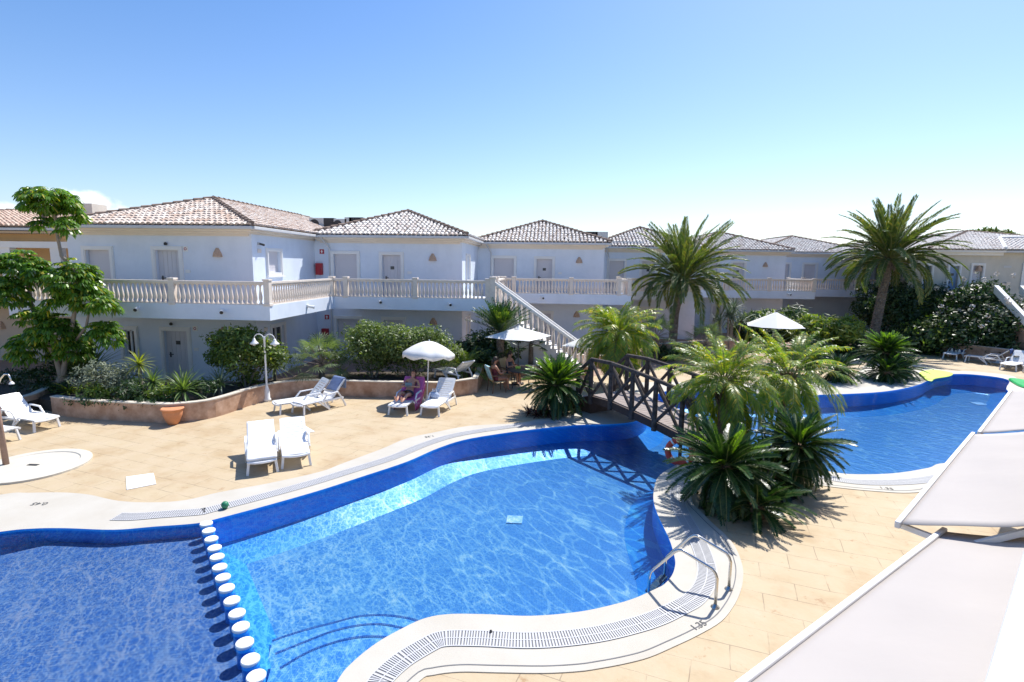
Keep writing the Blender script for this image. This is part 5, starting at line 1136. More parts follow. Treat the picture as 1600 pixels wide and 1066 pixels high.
# tall dark hedge and flowering bush on the right
def hedge(x, Y, size, label, m, seed, m2=None, n=40, per=420, leaf=.12, **kw): return shrub('hedge', gp(x, Y), size, label, 'hedge', m, n, per, leaf, seed=seed, m2=m2, clump=.75, **kw)
hedge(1425,34.6,(2.6,1.2,4.1),'tall dark hedge right behind the leaning palm trunk', M['leaf_dark'], 93, n=60, top_bias=.1)
hedge(1385,37.5,(1.9,1.4,4.2),'dark hedge left part reaching the balcony beside the palm trunk', M['leaf_dark'], 94, n=46, top_bias=.1)
hedge(1462,34.2,(1.7,1.1,3.5),'dark hedge under the beige balcony', M['leaf_dark'], 95, m2=M['leaf_bright'], n=46, top_bias=.1)
hedge(1483,32.2,(2.2,1.0,1.9),'low clipped green hedge above the far right planter wall', M['leaf_dark'], 96, m2=M['leaf_bright'], n=36)
hedge(1524,32.6,(1.9,1.1,4.3),'white-flowered dark bush at the top of the right garden stair', M['leaf_dark'], 97, n=52, top_bias=.15, flowers=170)
hedge(1560,31.0,(2.3,1.2,3.3),'white-flowered dark bush spilling beside the sloping stair parapet', M['leaf_dark'], 98, n=50, flowers=170)
hedge(1600,30.5,(2.2,1.2,2.4),'dark flowering bush cut by the right edge of the frame', M['leaf_dark'], 99, n=40, flowers=50)
hedge(1420,33.2,(1.3,.8,1.0),'low dark plants behind the notice board', M['leaf_dark'], 100, n=20)
# pine beyond the roofs
pt = thing('pine_tree', (AY(1520,380,62).x, 62, 0), 'broad umbrella pine rising behind the beige roof', 'tree'); r = np.random.default_rng(101); cs, rs = [], []
for i in range(46):
    x = r.uniform(1462,1584); u = (x-1462)/122; ytop = 362+10*(2*u-1)**2+r.normal(0,2); y = r.uniform(ytop+4, 386); c = AY(x, y, 62+r.normal(0,1.0))-pt.location; cs.append(tuple(c)); rs.append((r.uniform(.8,1.5),1.0,r.uniform(.45,.8)))
pv = PV(); leaf_cloud(pv, cs, rs, 170, .30, r, elong=2.4); pv.build('crown', M['leaf_pine'], pt)
mb = MB(); c = Vector(cs[0]); mb.tube([(0,0,0),(0.2,0,5.5),(-1,0,7.6)], [.35,.28,.15], 8); mb.tube([(.2,0,5.5),(2.5,0,7.8)], [.2,.1], 7); mb.tube([(.1,0,5.0),(-3.2,0,7.6)], [.2,.1], 7); mb.build('trunk', M['bark'], pt)
t2 = shrub('distant_tree', (AY(1328,384,75).x, 75, 4.0), (2.6,1.5,4.6), 'distant tree top behind the roofs left of the right date palm', 'tree', M['leaf_dark'], 24, 120, .3, seed=103, clump=1.0)
# ------------------------------------------------------------------ planters
def wall_strip(pts, h, th, name, label, mcap=True, mat_='planter', base_z=0):
    pts = [Vector((p[0],p[1])) for p in pts]; c = pts[len(pts)//2]; t = thing(name, (c.x,c.y,0), label, 'planter wall'); loc = t.location.copy()
    k_ = len(pts); nr = []
    for i in range(k_):
        d = (pts[min(i+1,k_-1)]-pts[max(i-1,0)]).normalized(); nr.append(Vector((-d.y,d.x)))
    def sw(b, o0, o1, z0, z1):
        vs = []
        for p, n_ in zip(pts, nr):
            a_, c_ = p+n_*o0, p+n_*o1; vs += [(a_.x,a_.y,z0),(c_.x,c_.y,z0),(c_.x,c_.y,z1),(a_.x,a_.y,z1)]
        fs = []
        for i in range(k_-1):
            for j in range(4): a0 = i*4+j; a1 = i*4+(j+1)%4; fs.append((a0,a0+4,a1+4,a1))
        fs += [(0,1,2,3),(4*k_-1,4*k_-2,4*k_-3,4*k_-4)]; b.add(vs, fs)
    b = MB(); sw(b, 0, th, base_z, h); b.build('wall', M[mat_], t, loc)
    if mcap: b = MB(); sw(b, -.02, th+.02, h, h+.035); b.build('capping', M['planter_cap'], t, loc)
    return t
pw0 = [G(x, y, 0).xy for x, y in ((-120,655),(-40,655),(20,652),(60,640),(82,628))]
wall_strip(pw0, .50, .16, 'planter_wall', 'short shaded planter wall behind the leftmost sunbeds')
pw1 = [G(x, y, 0).xy for x, y in ((82,648),(120,653),(170,657),(250,661),(275,661),(325,655),(360,645),(385,636),(405,630),(430,624),(465,619.5),(510,619),(585,621),(650,622),(695,622),(746,614.5))]
pw1s = smooth(pw1, 3, False)
wall_strip(pw1s, .55, .16, 'planter_wall', 'long curved salmon planter wall holding the garden in front of the blue blocks')
pw2 = [G(746,614.5,0).xy, G(752,601,0).xy, Vector((-2.75,20.9)), Vector((-2.75,22.4))]
wall_strip(pw2, .58, .16, 'planter_wall', 'planter wall running back beside the garden table')
pw3 = [Vector((-2.6,22.45)), Vector((.3,22.45)), Vector((1.9,22.6))]
wall_strip(pw3, .45, .2, 'planter_wall', 'low salmon wall under the staircase behind the table')
wall_strip([G(1010,560,0).xy+Vector((0,0)), G(1060,556,0).xy, G(1110,553,0).xy, G(1150,552,0).xy], .7, .2, 'planter_wall', 'low salmon wall at the foot of the tall date palm')
wall_strip([G(1255,547,0).xy, G(1290,548,0).xy, G(1322,548,0).xy, G(1323,538,0).xy], .75, .2, 'planter_wall', 'small salmon planter wall behind the pair of far sunbeds')
wall_strip([G(1322,526,0).xy, G(1350,533,0).xy, G(1372,538,0).xy], .6, .2, 'planter_wall', 'salmon planter wall left of the leaning palm trunk')
wall_strip([G(1408,541,0).xy, G(1440,549,0).xy, G(1475,556,0).xy, G(1520,562,0).xy, G(1580,570,0).xy, G(1640,580,0).xy], .75, .2, 'planter_wall', 'long salmon planter wall below the right hedges')
wall_strip([G(905,590,0).xy+Vector((0,2.5)), G(975,588,0).xy+Vector((0,1.8)), G(1010,585,0).xy+Vector((0,1.5))], .55, .2, 'planter_wall', 'salmon wall behind the pygmy palm at the left end of the bridge')
# soil behind the walls
so_ = MB(); poly = [Vector((p.x,p.y))+Vector((0,.16)) for p in pw1s]+[Vector((-2.75,19.6)), Vector((-3.2,21.6)), Vector((-8,20.6)), Vector((-11.8,18.0)), Vector((-12.4,16.9)), Vector((-16.5,17.0)), Vector((-16.9,15.6))]
so_.prism([(p.x,p.y) for p in poly], .0, .36); struct(so_.build('planting_bed', M['soil']))
so_ = MB(); poly = [Vector((p.x,p.y))+Vector((0,.12)) for p in pw0]+[Vector((-15.3,17)), Vector((-24,17))]; so_.prism([(p.x,p.y) for p in poly], .0, .34); struct(so_.build('planting_bed', M['soil']))
def bed(pts, h=.02): b = MB(); b.prism(pts, -.02, h); o = b.build('planting_bed', M['soil']); struct(o)
bed([(3.0,10.2),(3.6,9.9),(4.4,10.2),(5.2,10.9),(5.5,11.6),(5.2,12.3),(4.7,13.0),(4.0,12.3),(3.4,11.2)], .022)
# terrace floor in front of the facades
b = MB(); b.prism([(-19,17.1),(-12.4,17.0),(-11.8,18.1),(-8,20.7),(-3.2,21.7),(-2.9,22.6),(1.8,22.8),(4.2,25),(12,28),(22,36),(24,44),(-19,44)], .0, .008); struct(b.build('terrace_paving', M['brown_terrace']))
b = MB(); b.box(-34,-15.4,16.9,22.8,0,.01); struct(b.build('terrace_paving', M['brown_terrace']))

# ------------------------------------------------------------------ stools in the pool
proto = None; SC = (SB-SA).length; NS = 15
pxs = [(322,817),(326,828),(330,841),(335,855),(339,869),(343,885),(348,901),(354,917.5),(362,937),(370,957),(376,978),(382,1003),(391,1029),(400,1055),(410,1084)]
for i, (x, y) in enumerate(pxs):
    g = G(x, y, .06)
    lab = 'white-topped round pool seat, number %s of the row' % i
    lab = ['white-topped round seat at the far end of the row across the pool','second white-topped seat counted from the far end of the row','third white-topped seat counted from the far end of the row','fourth white-topped seat counted from the far end of the row','fifth white-topped seat counted from the far end of the row','sixth white-topped seat counted from the far end of the row','seventh white-topped seat counted from the far end of the row','eighth white-topped seat counted from the far end of the row','seventh white-topped seat counted from the near end of the row','sixth white-topped seat counted from the near end of the row','fifth white-topped seat counted from the near end of the row','fourth white-topped seat counted from the near end of the row','third white-topped seat counted from the near end of the row','white-topped round seat nearest the bottom edge of the frame, second from the near end','white-topped round seat cut by the bottom edge of the frame'][i]
    if proto is None:
        proto = thing('pool_stool', (g.x,g.y,0), lab, 'pool seat', 'round pool seats in a row across the water')
        b = MB(); b.lathe([(.095,D2),(.095,.012)], n=24); b.build('column', M['pool_wall'], proto, smooth=False)
        b = MB(); b.lathe([(.098,.015),(.106,.03),(.106,.05),(.098,.06),(.0,.062)], n=28); b.build('seat_top', M['white'], proto)
    else: dup(proto, (g.x,g.y,0), 0, lab)

# ------------------------------------------------------------------ sunbeds
def make_lounger(label, back, loc, rot):
    t = thing('sunbed', loc, label, 'sunbed', 'white plastic sunbeds', rot)
    W = .60; zs = .34; yh = .18   # foot at -y, head +y
    def slat(b, y0, y1, z, th=.03, w=W, bowl=.012):
        b.box(-w/2, w/2, y0, y1, z-th, z)
    b = MB(); n = 13
    for i in range(n):
        y0 = -.93+i*(yh+.93)/n; slat(b, y0+.006, y0+(yh+.93)/n-.006, zs)
    b.box(-W/2,-W/2+.07,-.93,yh,zs-.028,zs+.006); b.box(W/2-.07,W/2,-.93,yh,zs-.028,zs+.006)
    b.tube([(-.30,-.93,zs-.03),(-.15,-.965,zs-.045),(0,-.975,zs-.05),(.15,-.965,zs-.045),(.30,-.93,zs-.03)], .03, 8)
    b.build('seat', M['plastic'], t)
    L_ = .76; ca, sa = math.cos(back), math.sin(back); b = MB(); n = 9
    def bp(u, x, o=0): return (x, yh+ca*u-sa*o, zs+sa*u+ca*o)
    for i in range(n):
        u0 = i*L_/n+.008; u1 = (i+1)*L_/n-.008; b.add([bp(u0,-W/2,0),bp(u0,W/2,0),bp(u1,W/2,0),bp(u1,-W/2,0),bp(u0,-W/2,-.028),bp(u0,W/2,-.028),bp(u1,W/2,-.028),bp(u1,-W/2,-.028)], [(0,1,2,3),(7,6,5,4),(0,4,5,1),(1,5,6,2),(2,6,7,3),(3,7,4,0)])
    for s in (-1,1):
        x0, x1 = s*W/2, s*(W/2-.07); b.add([bp(0,x0,.006),bp(0,x1,.006),bp(L_,x1,.006),bp(L_,x0,.006),bp(0,x0,-.034),bp(0,x1,-.034),bp(L_,x1,-.034),bp(L_,x0,-.034)], [(0,1,2,3),(7,6,5,4),(0,4,5,1),(1,5,6,2),(2,6,7,3),(3,7,4,0)])
    b.add([bp(L_-.1,-W/2,.004),bp(L_-.1,W/2,.004),bp(L_+.02,W/2-.05,.004),bp(L_+.02,-W/2+.05,.004)], [(0,1,2,3)])
    b.build('backrest', M['plastic'], t)
    for s in (-1,1):
        x = s*(W/2+.035)
        b = MB(); b.bar((x,-.22,zs-.02),(x,-.05,zs+.17),.05,.04,(1,0,0)); b.bar((x,-.07,zs+.17),(x,.38,zs+.19),.055,.035); b.bar((x,.36,zs+.19),(x,.50,zs-.02),.05,.04,(1,0,0)); b.build('armrest', M['plastic'], t, bevel=.008)
        b = MB(); b.bar((s*(W/2-.03),-.86,zs-.02),(s*(W/2+.01),-.90,0),.055,.045,(0,1,0)); b.build('leg', M['plastic'], t, bevel=.006)
        b = MB(); b.bar((x,-.22,zs),(x+s*.01,.02,.0),.055,.04,(1,0,0)); b.bar((x,-.36,zs-.02),(x+s*.01,.02,.02),.045,.035,(1,0,0)); b.build('leg', M['plastic'], t, bevel=.006)
        b = MB(); b.bar((x,.50,zs+.0),(x+s*.01,.66,.0),.055,.045,(1,0,0)); b.bar((x,-.25,zs-.03),(x,.52,zs-.03),.04,.06); b.bar((x,.52,zs-.03),(s*(W/2-.02),.62,zs-.06),.03,.05); b.build('leg', M['plastic'], t, bevel=.006)
    if back < .3:
        pass
    return t
def heading(foot, head, hz):
    a = G(foot[0], foot[1], .2); h = G(head[0], head[1], hz); d = (h-a).xy; return a, math.atan2(d.y, d.x)-math.pi/2
lspec = [ # foot px, head px, backrest angle, label
 ((410,728),(407,668),R(28),'front left sunbed covered with a plain white cushion'),
 ((463,718),(458,663),R(30),'front sunbed with bare white slats, right of the cushioned one'),
 ((431,636),(468,597),R(48),'empty white sunbed beside the lamp post'),
 ((464,638),(501,596),R(48),'sunbed with a blue towel over its back, right of the lamp post pair'),
 ((621,640),(641,594),R(46),'sunbed in the parasol shade with a sunbather on a pink towel'),
 ((671,641),(682,601),R(46),'empty sunlit sunbed under the edge of the white parasol'),
 ((74,661),(38,621),R(42),'sunbed in dappled shade in the corner of the left planter wall'),
 ((18,674),(-28,646),R(42),'sunbed cut by the left edge of the frame'),
 ((688,594),(708,574),R(40),'sunbed half hidden behind the planter wall right of the parasol'),
 ((1298,542),(1278,526),R(42),'right one of the pair of far sunbeds left of the dark green sago'),
 ((1272,546),(1257,530),R(42),'left one of the pair of far sunbeds, half behind the palm fronds'),
 ((1337,531),(1318,515),R(42),'most distant sunbed beside the yellow-green bush'),
 ((1484,556),(1495,536),R(42),'sunbed with a dark towel beyond the lime float'),
 ((1510,559),(1521,541),R(42),'sunbed with a bright navy towel on its back by the right hedge'),
 ((1575,573),(1585,551),R(42),'bare sunbed with a dark bundle, right of the white cone'),
 ((1607,577),(1618,556),R(42),'sunbed cut by the right edge of the frame')]
lobj = []
for (f_, h_, ba, lab) in lspec:
    a, rz = heading(f_, h_, .34+.76*math.sin(ba)); dv = Vector((math.sin(-rz), math.cos(rz), 0)); c = Vector((a.x, a.y, 0))+dv*.93
    c.z = 0; lobj.append(make_lounger(lab, ba, c, rz))
lobj[8].location.z = .36
def on_bed(bed, name, label, cat, m, u0, u1, w_, back, th=.02, off=.008, jag=.0, part='back', seedv=0, hang=0):
    """cloth lying on a bed: u from -0.93 (foot) .. through hinge .18 .. up the back"""
    r = np.random.default_rng(seedv); yh, zs = .18, .34; nu, nv = 22, 10; vs = []
    for i in range(nu+1):
        u = u0+(u1-u0)*i/nu
        for j in range(nv+1):
            x = (j/nv-.5)*w_*(1+jag*math.sin(u*7)); o = off+r.uniform(0,.012)
            if u <= yh: y, z = u, zs+o
            else:
                s = u-yh; ov = max(0, s-.78); s = min(s, .78); y, z = yh+math.cos(back)*s-math.sin(back)*o, zs+math.sin(back)*s+math.cos(back)*o; y += min(ov,.05)*1.0; z -= max(0, ov-.03)
            if abs(x) > .33: z -= (abs(x)-.33)*1.6; x = math.copysign(.33+(abs(x)-.33)*.15+r.uniform(0,.01), x)
            vs.append((x,y,z))
    b = MB(); b.add(vs, [(i*(nv+1)+j,i*(nv+1)+j+1,(i+1)*(nv+1)+j+1,(i+1)*(nv+1)+j) for i in range(nu) for j in range(nv)])
    o = b.build(name, m, smooth=True); o.location = bed.location; o.rotation_euler = bed.rotation_euler; tag(o, label, cat); md_ = o.modifiers.new('t','SOLIDIFY'); md_.thickness = th; md_.offset = 1; return o
on_bed(lobj[0], 'cushion', 'plain white cushion covering the front left sunbed', 'cushion', M['cushion'], -.95, .98, .62, R(28), .045)
on_bed(lobj[3], 'towel', 'blue towel hung over the back of the sunbed by the lamp post', 'towel', M['towel_blue'], .45, 1.35, .52, R(48), .02, jag=.08)
on_bed(lobj[3], 'towel', 'pale grey towel spread on the seat of the sunbed by the lamp post', 'towel', M['cushion'], -.9, .35, .5, R(48), .015)
tw = on_bed(lobj[4], 'towel', 'pink and purple striped towel under the sunbather', 'towel', M['stripe_towel'], -.30, 1.1, 1.1, R(46), .012)
on_bed(lobj[12], 'towel', 'dark towel over the back of the sunbed beyond the lime float', 'towel', M['towel_dark'], .15, 1.2, .6, R(42))
on_bed(lobj[13], 'towel', 'bright navy towel over the back of the far right sunbed', 'towel', M['towel_blue'] if False else M['towel_dark'], .2, 1.2, .56, R(42))
b = MB(); b.lathe([(.02,0),(.11,.02),(.12,.07),(.06,.11),(.0,.12)], n=12); o = b.build('clothes_bundle', M['black'], smooth=True); tag(o, 'small dark bundle on the bare sunbed at the right edge', 'bundle'); o.location = lobj[14].matrix_basis @ Vector((-.12,.42,.56)); o.scale = (1,1,.5)
b = MB()
for i, (x, y) in enumerate(((-.18,-.1),(.0,-.05),(.17,-.12))): b.lathe([(.05,0),(.06,.06),(.03,.16),(.0,.2)], (x,y,0), 8)
o = b.build('white_bottles', M['white']); tag(o, 'white items standing on the dark-towel sunbed', 'bottles'); bpy.data.objects.remove(o)
for i, (x, y) in enumerate(((-.16,-.2),(.02,-.16),(.18,-.22))):
    b = MB(); b.lathe([(.045,0),(.055,.08),(.03,.17),(.0,.2)], n=10); o = b.build('lotion_bottle', M['white'], smooth=True); tag(o, ('left','middle','right')[i]+' one of three small white bottles on the dark-towel sunbed', 'bottle', 'white bottles on a sunbed'); o.location = lobj[12].matrix_basis @ Vector((x,y,.345))
bagp = lobj[5].matrix_basis @ Vector((-.22,.05,.35)); bag = thing('beach_bag', bagp, 'pale blue beach bag slumped on the sunlit sunbed by the parasol', 'bag'); b = MB(); b.lathe([(.05,0),(.15,.02),(.17,.10),(.12,.2),(.04,.24)], n=12); o = b.build('bag_body', M['leaf_bag'] if 'leaf_bag' in M else mat('pale_blue_cloth', (.42,.48,.60), .9, .1, 10, .3, 40), bag, smooth=True); o.scale = (1.1,.7,.8)
b = MB(); b.tube([(-.08,0,.16),(-.05,0,.3),(.05,0,.3),(.08,0,.16)], .012, 6); b.build('strap', M['white'], bag)

# ------------------------------------------------------------------ parasols
def parasol(base, h, rad, sides, drop, label, tilt=0, scal=.0, vent=False, pole=True, mname='umbrella', rot0=0, hub=True):
    t = thing('parasol', base, label, 'parasol'); n = sides; sub = 6; vs = [(0,0,h)]; rings = 6
    for i in range(1, rings+1):
        f = i/rings
        for j in range(n*sub):
            a = 2*math.pi*j/(n*sub)+rot0; ph = (j % sub)/sub; corner = abs(math.cos(math.pi*ph))   # 1 at ribs
            base_r = rad*math.cos(math.pi/n)/math.cos(((a-rot0) % (2*math.pi/n))-math.pi/n) if n <= 6 else rad*(1-.05*(1-corner))
            z = h-drop*(f**(1.0 if n <= 6 else 1.7))-(.0 if n <= 6 else 0)-.03*f*(1-corner)*f
            vs.append((base_r*f*math.cos(a), base_r*f*math.sin(a), z))
    N_ = n*sub; fs = [(0,1+j,1+(j+1)%N_) for j in range(N_)]
    for i in range(rings-1):
        for j in range(N_): a0 = 1+i*N_+j; a1 = 1+i*N_+(j+1)%N_; fs.append((a0,a0+N_,a1+N_,a1))
    if scal:
        nb = len(vs)
        for j in range(N_):
            x, y, z = vs[1+(rings-1)*N_+j]; ph = (j % sub)/sub; vs.append((x*1.01,y*1.01,z-scal*(.6+.4*math.sin(math.pi*ph))))
        for j in range(N_): a0 = 1+(rings-1)*N_+j; a1 = 1+(rings-1)*N_+(j+1)%N_; fs.append((a0,nb+j,nb+(j+1)%N_,a1))
    b = MB(); b.add(vs, fs); c = b.build('canopy', M[mname], t, smooth=(n > 6)); md_ = c.modifiers.new('t','SOLIDIFY'); md_.thickness = .004
    b = MB(); b.tube([(0,0,0),(0,0,h+.05)], .022, 10); b.build('pole', M['white'] if n > 6 else M['darkmetal'], t)
    for j in range(n):
        a = 2*math.pi*j/n+rot0; rr = rad*.98; b = MB(); b.tube([(0,0,h-.04),(rr*.5*math.cos(a),rr*.5*math.sin(a),h-drop*(.5 if n<=6 else .30)-.03),(rr*math.cos(a),rr*math.sin(a),h-drop-.012)], .008, 5); b.build('rib', M['darkmetal'], t)
    b = MB(); b.lathe([(.24,0),(.24,.06),(.06,.09),(.04,.25)], n=20); b.build('base', M['white'] if n > 6 else M['darkmetal'], t)
    if vent: b = MB(); b.lathe([(.22,h-.07),(.08,h+.02),(.02,h+.07)], n=4*4); b.build('vent_cap', M[mname], c if False else t)
    t.rotation_euler = (tilt if not isinstance(tilt, tuple) else tilt[0], 0 if not isinstance(tilt, tuple) else tilt[1], 0)
    return t
g = Vector((-4.22,17.7,0)); parasol(g, 2.12, .90, 8, .42, 'round white scalloped parasol over the two sunbeds in front of the olive hedge', (R(-4),R(2)), scal=.16)
parasol(Vector((-1.25,20.9,0)), 2.32, 1.38, 4, .38, 'white square parasol over the garden table left of the staircase', 0, vent=True, rot0=R(20))
parasol(Vector((1.6,21.6,0)), 2.0, 1.25, 4, .42, 'white parasol half hidden behind the sago at the foot of the staircase', 0, rot0=R(25))
pg = AY(1212,498,27.0); parasol(Vector((pg.x,27.0,0)), AY(1215,487.5,27).z, 1.45, 6, .68, 'pointed white parasol in the far garden right of centre', 0, rot0=R(12))
g = Vector((AY(966,564,21.0).x,21.0,0)); t = thing('folded_parasol', g, 'slim folded white parasol standing behind the bridge', 'parasol'); b = MB(); b.lathe([(.02,0),(.02,.5)], n=8); b.build('pole', M['white'], t); b = MB(); b.lathe([(.10,.5),(.13,.75),(.06,1.5),(.015,1.75)], n=10); b.build('canopy', M['umbrella'], t)
g = G(1560,567,0); t = thing('white_cone', g, 'small white folded cone standing between the right sunbeds', 'cone'); b = MB(); b.lathe([(.22,0),(.22,.03),(.13,.05),(.02,.62)], n=14); b.build('cone_body', M['white'], t); b = MB(); b.box(-.24,.24,-.24,.24,0,.025); b.build('base', M['white'], t)

# ------------------------------------------------------------------ lamp post
g = G(418,627,0); t = thing('lamp_post', g, 'white double-arm lamp post against the curved planter wall', 'street lamp'); H = 2.15
b = MB(); b.lathe([(.12,0),(.12,.08),(.09,.12),(.085,.38),(.06,.45),(.04,.55),(.032,.6),(.030,H),(.045,H+.02),(.03,H+.06),(.0,H+.10)], n=16); b.build('post', M['white'], t, smooth=True)
for s in (-1,1):
    b = MB(); pts = [(0,0,H-.30)]+[(s*(.19-.17*math.cos(a)),0,H-.0+.17*math.sin(a)) for a in np.linspace(0, math.pi*.95, 12)]; b.tube(pts, .016, 8); arm = b.build('arm', M['white'], t, smooth=True)
    x = s*.36; b = MB(); b.lathe([(.03,.10),(.045,.06),(.07,.0),(.14,-.06),(.15,-.09),(.02,-.085)], (x,0,H-.08), 18); sh_ = b.build('lamp_shade', M['white'], t, smooth=True); b = MB(); b.lathe([(.0,-.16),(.05,-.14),(.06,-.09),(.0,-.085)], (x,0,H-.08), 12); b.build('bulb', M['plastic'], sh_, smooth=True)
# shower post and head
g = G(10,728,0); t = thing('shower_post', g, 'brown leaning shower post with chrome swan neck at the left edge', 'shower'); top = AY(0,600,g.y)-g; top = Vector((-.08,0,2.0))
b = MB(); b.tube([(0,0,0),(-.04,0,1.0),(-.08,0,2.0)], [.062,.056,.05], 12); b.build('post', mat('brown_post', (.30,.19,.14), .6, .2, 8), t, smooth=True)
b = MB(); pts = [(-.10,0,1.55)]+[tuple(AY(x, y, g.y)-g) for x, y in ((-4,605),(1,592),(7,585),(13,585),(16,591),(18,598))]; b.tube(pts, .018, 8); b.build('swan_neck', M['steel'], t, smooth=True)
hd = AY(18,599,g.y)-g; b = MB(); b.lathe([(.02,.04),(.05,0),(.05,-.02)], tuple(hd), 12); b.build('shower_head', M['white'], t)
# pot
g = G(271,663,0); t = thing('flower_pot', g, 'terracotta pot standing against the planter wall', 'pot'); b = MB(); b.lathe([(.12,0),(.17,.08),(.24,.26),(.26,.36),(.25,.42),(.29,.44),(.29,.49),(.25,.49),(.24,.42),(.2,.2),(.0,.1)], n=24); b.build('pot_body', M['terracotta'], t, smooth=True); b = MB(); b.lathe([(.285,.455),(.305,.475),(.285,.495)], n=24); b.build('rim', M['terracotta'], t)
# ball
g = G(352,796,0); b = MB(); b.lathe([(.0,0),(.04,.01),(.065,.045),(.07,.07),(.06,.11),(.03,.135),(0,.14)], n=14); o = b.build('ball', M['ball'], smooth=True); o.location = (g.x,g.y,.02); tag(o, 'small green ball on the coping near the row of pool seats', 'ball')
g = G(767,990,0); b = MB(); b.lathe([(.0,0),(.02,.0),(.018,.02),(0,.03)], n=8); o = b.build('drain_knob', M['black']); o.location = (g.x,g.y,.022); tag(o, 'tiny dark knob on the drain grille at the near edge', 'knob')
# lamp-side wall box
# floats
def blob(px, z, h, name, m, label, cat, n=3):
    pts = [G(x, y, z).xy for x, y in px]; s = smooth(pts, 6); t = MB(); k_ = len(s); c = sum(s, Vector((0,0)))/k_; vs = []
    for (f, zz) in ((.90,0),(1,h*.35),(1,h*.65),(.9,h)): vs += [((p-c).x*f,(p-c).y*f,zz) for p in s]
    fs = [(i*k_+j,i*k_+(j+1)%k_,(i+1)*k_+(j+1)%k_,(i+1)*k_+j) for i in range(3) for j in range(k_)]+[tuple(range(3*k_,4*k_)), tuple(range(k_))[::-1]]; t.add(vs, fs); o = t.build(name, m, smooth=False); o.location = (c.x,c.y,z); tag(o, label, cat); return o
fy_ = blob([(1437,583),(1460,579),(1487,584),(1484,589),(1462,593),(1455,597),(1444,593)], .02, .06, 'pool_float', M['float_y'], 'lime yellow foam float lying over the far pool edge', 'pool float')
blob([(1576,594),(1600,597),(1632,603),(1628,612),(1600,608),(1585,602)], -.02, .12, 'pool_float', M['float_g'], 'green inflatable float at the far right pool edge', 'pool float')

# notice board
g = G(1412,543,0); t = thing('notice_board', g, 'white notice board with dark lettering beside the right date palm', 'sign')
k_ = g.y/830; b = MB(); b.box(-.38,.38,-.02,.02,.45,1.12); pn = b.build('panel', M['white'], t, bevel=.02)
for z, w_, x in ((1.02,.34,-.14),(.86,.66,0),(.72,.5,0),(.62,.5,0),(.54,.4,0)):
    b = MB(); b.box(x-w_/2,x+w_/2,-.024,-.021,z-(.03 if z > .8 else .012),z+(.03 if z > .8 else .012)); b.build('text_line', M['text'] if z > .8 else M['gutter'], pn)
for s in (-1,1): b = MB(); b.bar((s*.36,0,0),(s*.36,0,.5),.04,.04); b.build('leg', M['white'], t)
b = MB(); b.bar((-.38,.0,1.1),(-.42,.5,0),.03,.03); b.bar((.38,0,1.1),(.42,.5,0),.03,.03); b.build('rear_strut', M['white'], t)
# far small white table
g = G(1346,553,0); t = thing('side_table', g, 'small white plastic table left of the far sago clump', 'table'); b = MB(); b.lathe([(.32,.68),(.34,.70),(.32,.72),(0,.72)], n=20); b.build('table_top', M['plastic'], t)
for a in range(4): b = MB(); b.bar((.24*math.cos(a*1.57+.7),.24*math.sin(a*1.57+.7),.69),(.3*math.cos(a*1.57+.7),.3*math.sin(a*1.57+.7),0),.04,.04); b.build('leg', M['plastic'], t)

# ------------------------------------------------------------------ pool ladder
N0 = Vector((2.39,7.04)); F0 = Vector((2.72,7.49)); dd = Vector((-.872,.489)).normalized()
lt = thing('pool_ladder', (N0.x,N0.y,0), 'stainless pool ladder with two curved handrails at the near right of the pool', 'ladder'); ll_ = lt.location.copy()
prof = [(0,0),(0,.44),(.025,.51),(.07,.56),(.46,.69),(.50,.70),(.545,.69),(.60,.645),(.88,.29),(.93,.22),(.95,.14),(.95,-.2),(.97,-.68)]
for q_, nm in ((N0,'near'),(F0,'far')):
    b = MB(); pts = [(q_.x+dd.x*s, q_.y+dd.y*s, z) for s, z in prof]; b.tube(pts, .022, 12); b.build('handrail', M['steel'], lt, ll_, smooth=True)
    b = MB(); b.lathe([(.06,.012),(.06,.02),(.03,.035),(.024,.06)], (q_.x,q_.y,0), 18); b.build('flange', M['steel'], lt, ll_, smooth=True)
for i in range(3):
    z = -.12-.26*i; a_ = N0+dd*.955; c_ = F0+dd*.955; b = MB(); b.bar((a_.x,a_.y,z),(c_.x,c_.y,z),.10,.03); b.build('tread', M['darkmetal'], lt, ll_)
# lifebuoys
def lifebuoy(loc, rot, label, leg=True):
    t = thing('lifebuoy', loc, label, 'lifebuoy', 'orange lifebuoys'); R1, r1 = .29,.075; n, m_ = 32, 12; vs = [((R1+r1*math.cos(2*math.pi*j/m_))*math.cos(2*math.pi*i/n), r1*.8*math.sin(2*math.pi*j/m_), (R1+r1*math.cos(2*math.pi*j/m_))*math.sin(2*math.pi*i/n)) for i in range(n) for j in range(m_)]
    fs = [(i*m_+j,((i+1)%n)*m_+j,((i+1)%n)*m_+(j+1)%m_,i*m_+(j+1)%m_) for i in range(n) for j in range(m_)]; b = MB(); b.add(vs, fs); rg = b.build('ring', M['buoy'], t, smooth=True)
    for a in range(4):
        b = MB(); aa = a*math.pi/2+.7; b.tube([((R1)*math.cos(aa+e),0,(R1)*math.sin(aa+e)) for e in (-.07,.07)], r1*1.06, 12); b.build('band', M['white'], rg)
    t.rotation_euler = rot; return t
lb = Vector(AY(1063,706,12.6)); lifebuoy(lb, (R(0),0,R(-12)), 'orange-red lifebuoy hanging on the end post of the bridge, above the near pool')
lb2 = Vector(AY(1142,674,13.6)); lifebuoy(lb2, (0,0,R(60)), 'orange lifebuoy hanging behind the pygmy palm trunk')
pst = MB(); pst.bar((lb.x+.02,lb.y+.10,0),(lb.x+.02,lb.y+.10,lb.z+.25),.07,.07); o = pst.build('buoy_post', M['wood']); tag(o, 'short timber post carrying the front lifebuoy', 'post'); setloc(o, (lb.x+.02,lb.y+.10,0))

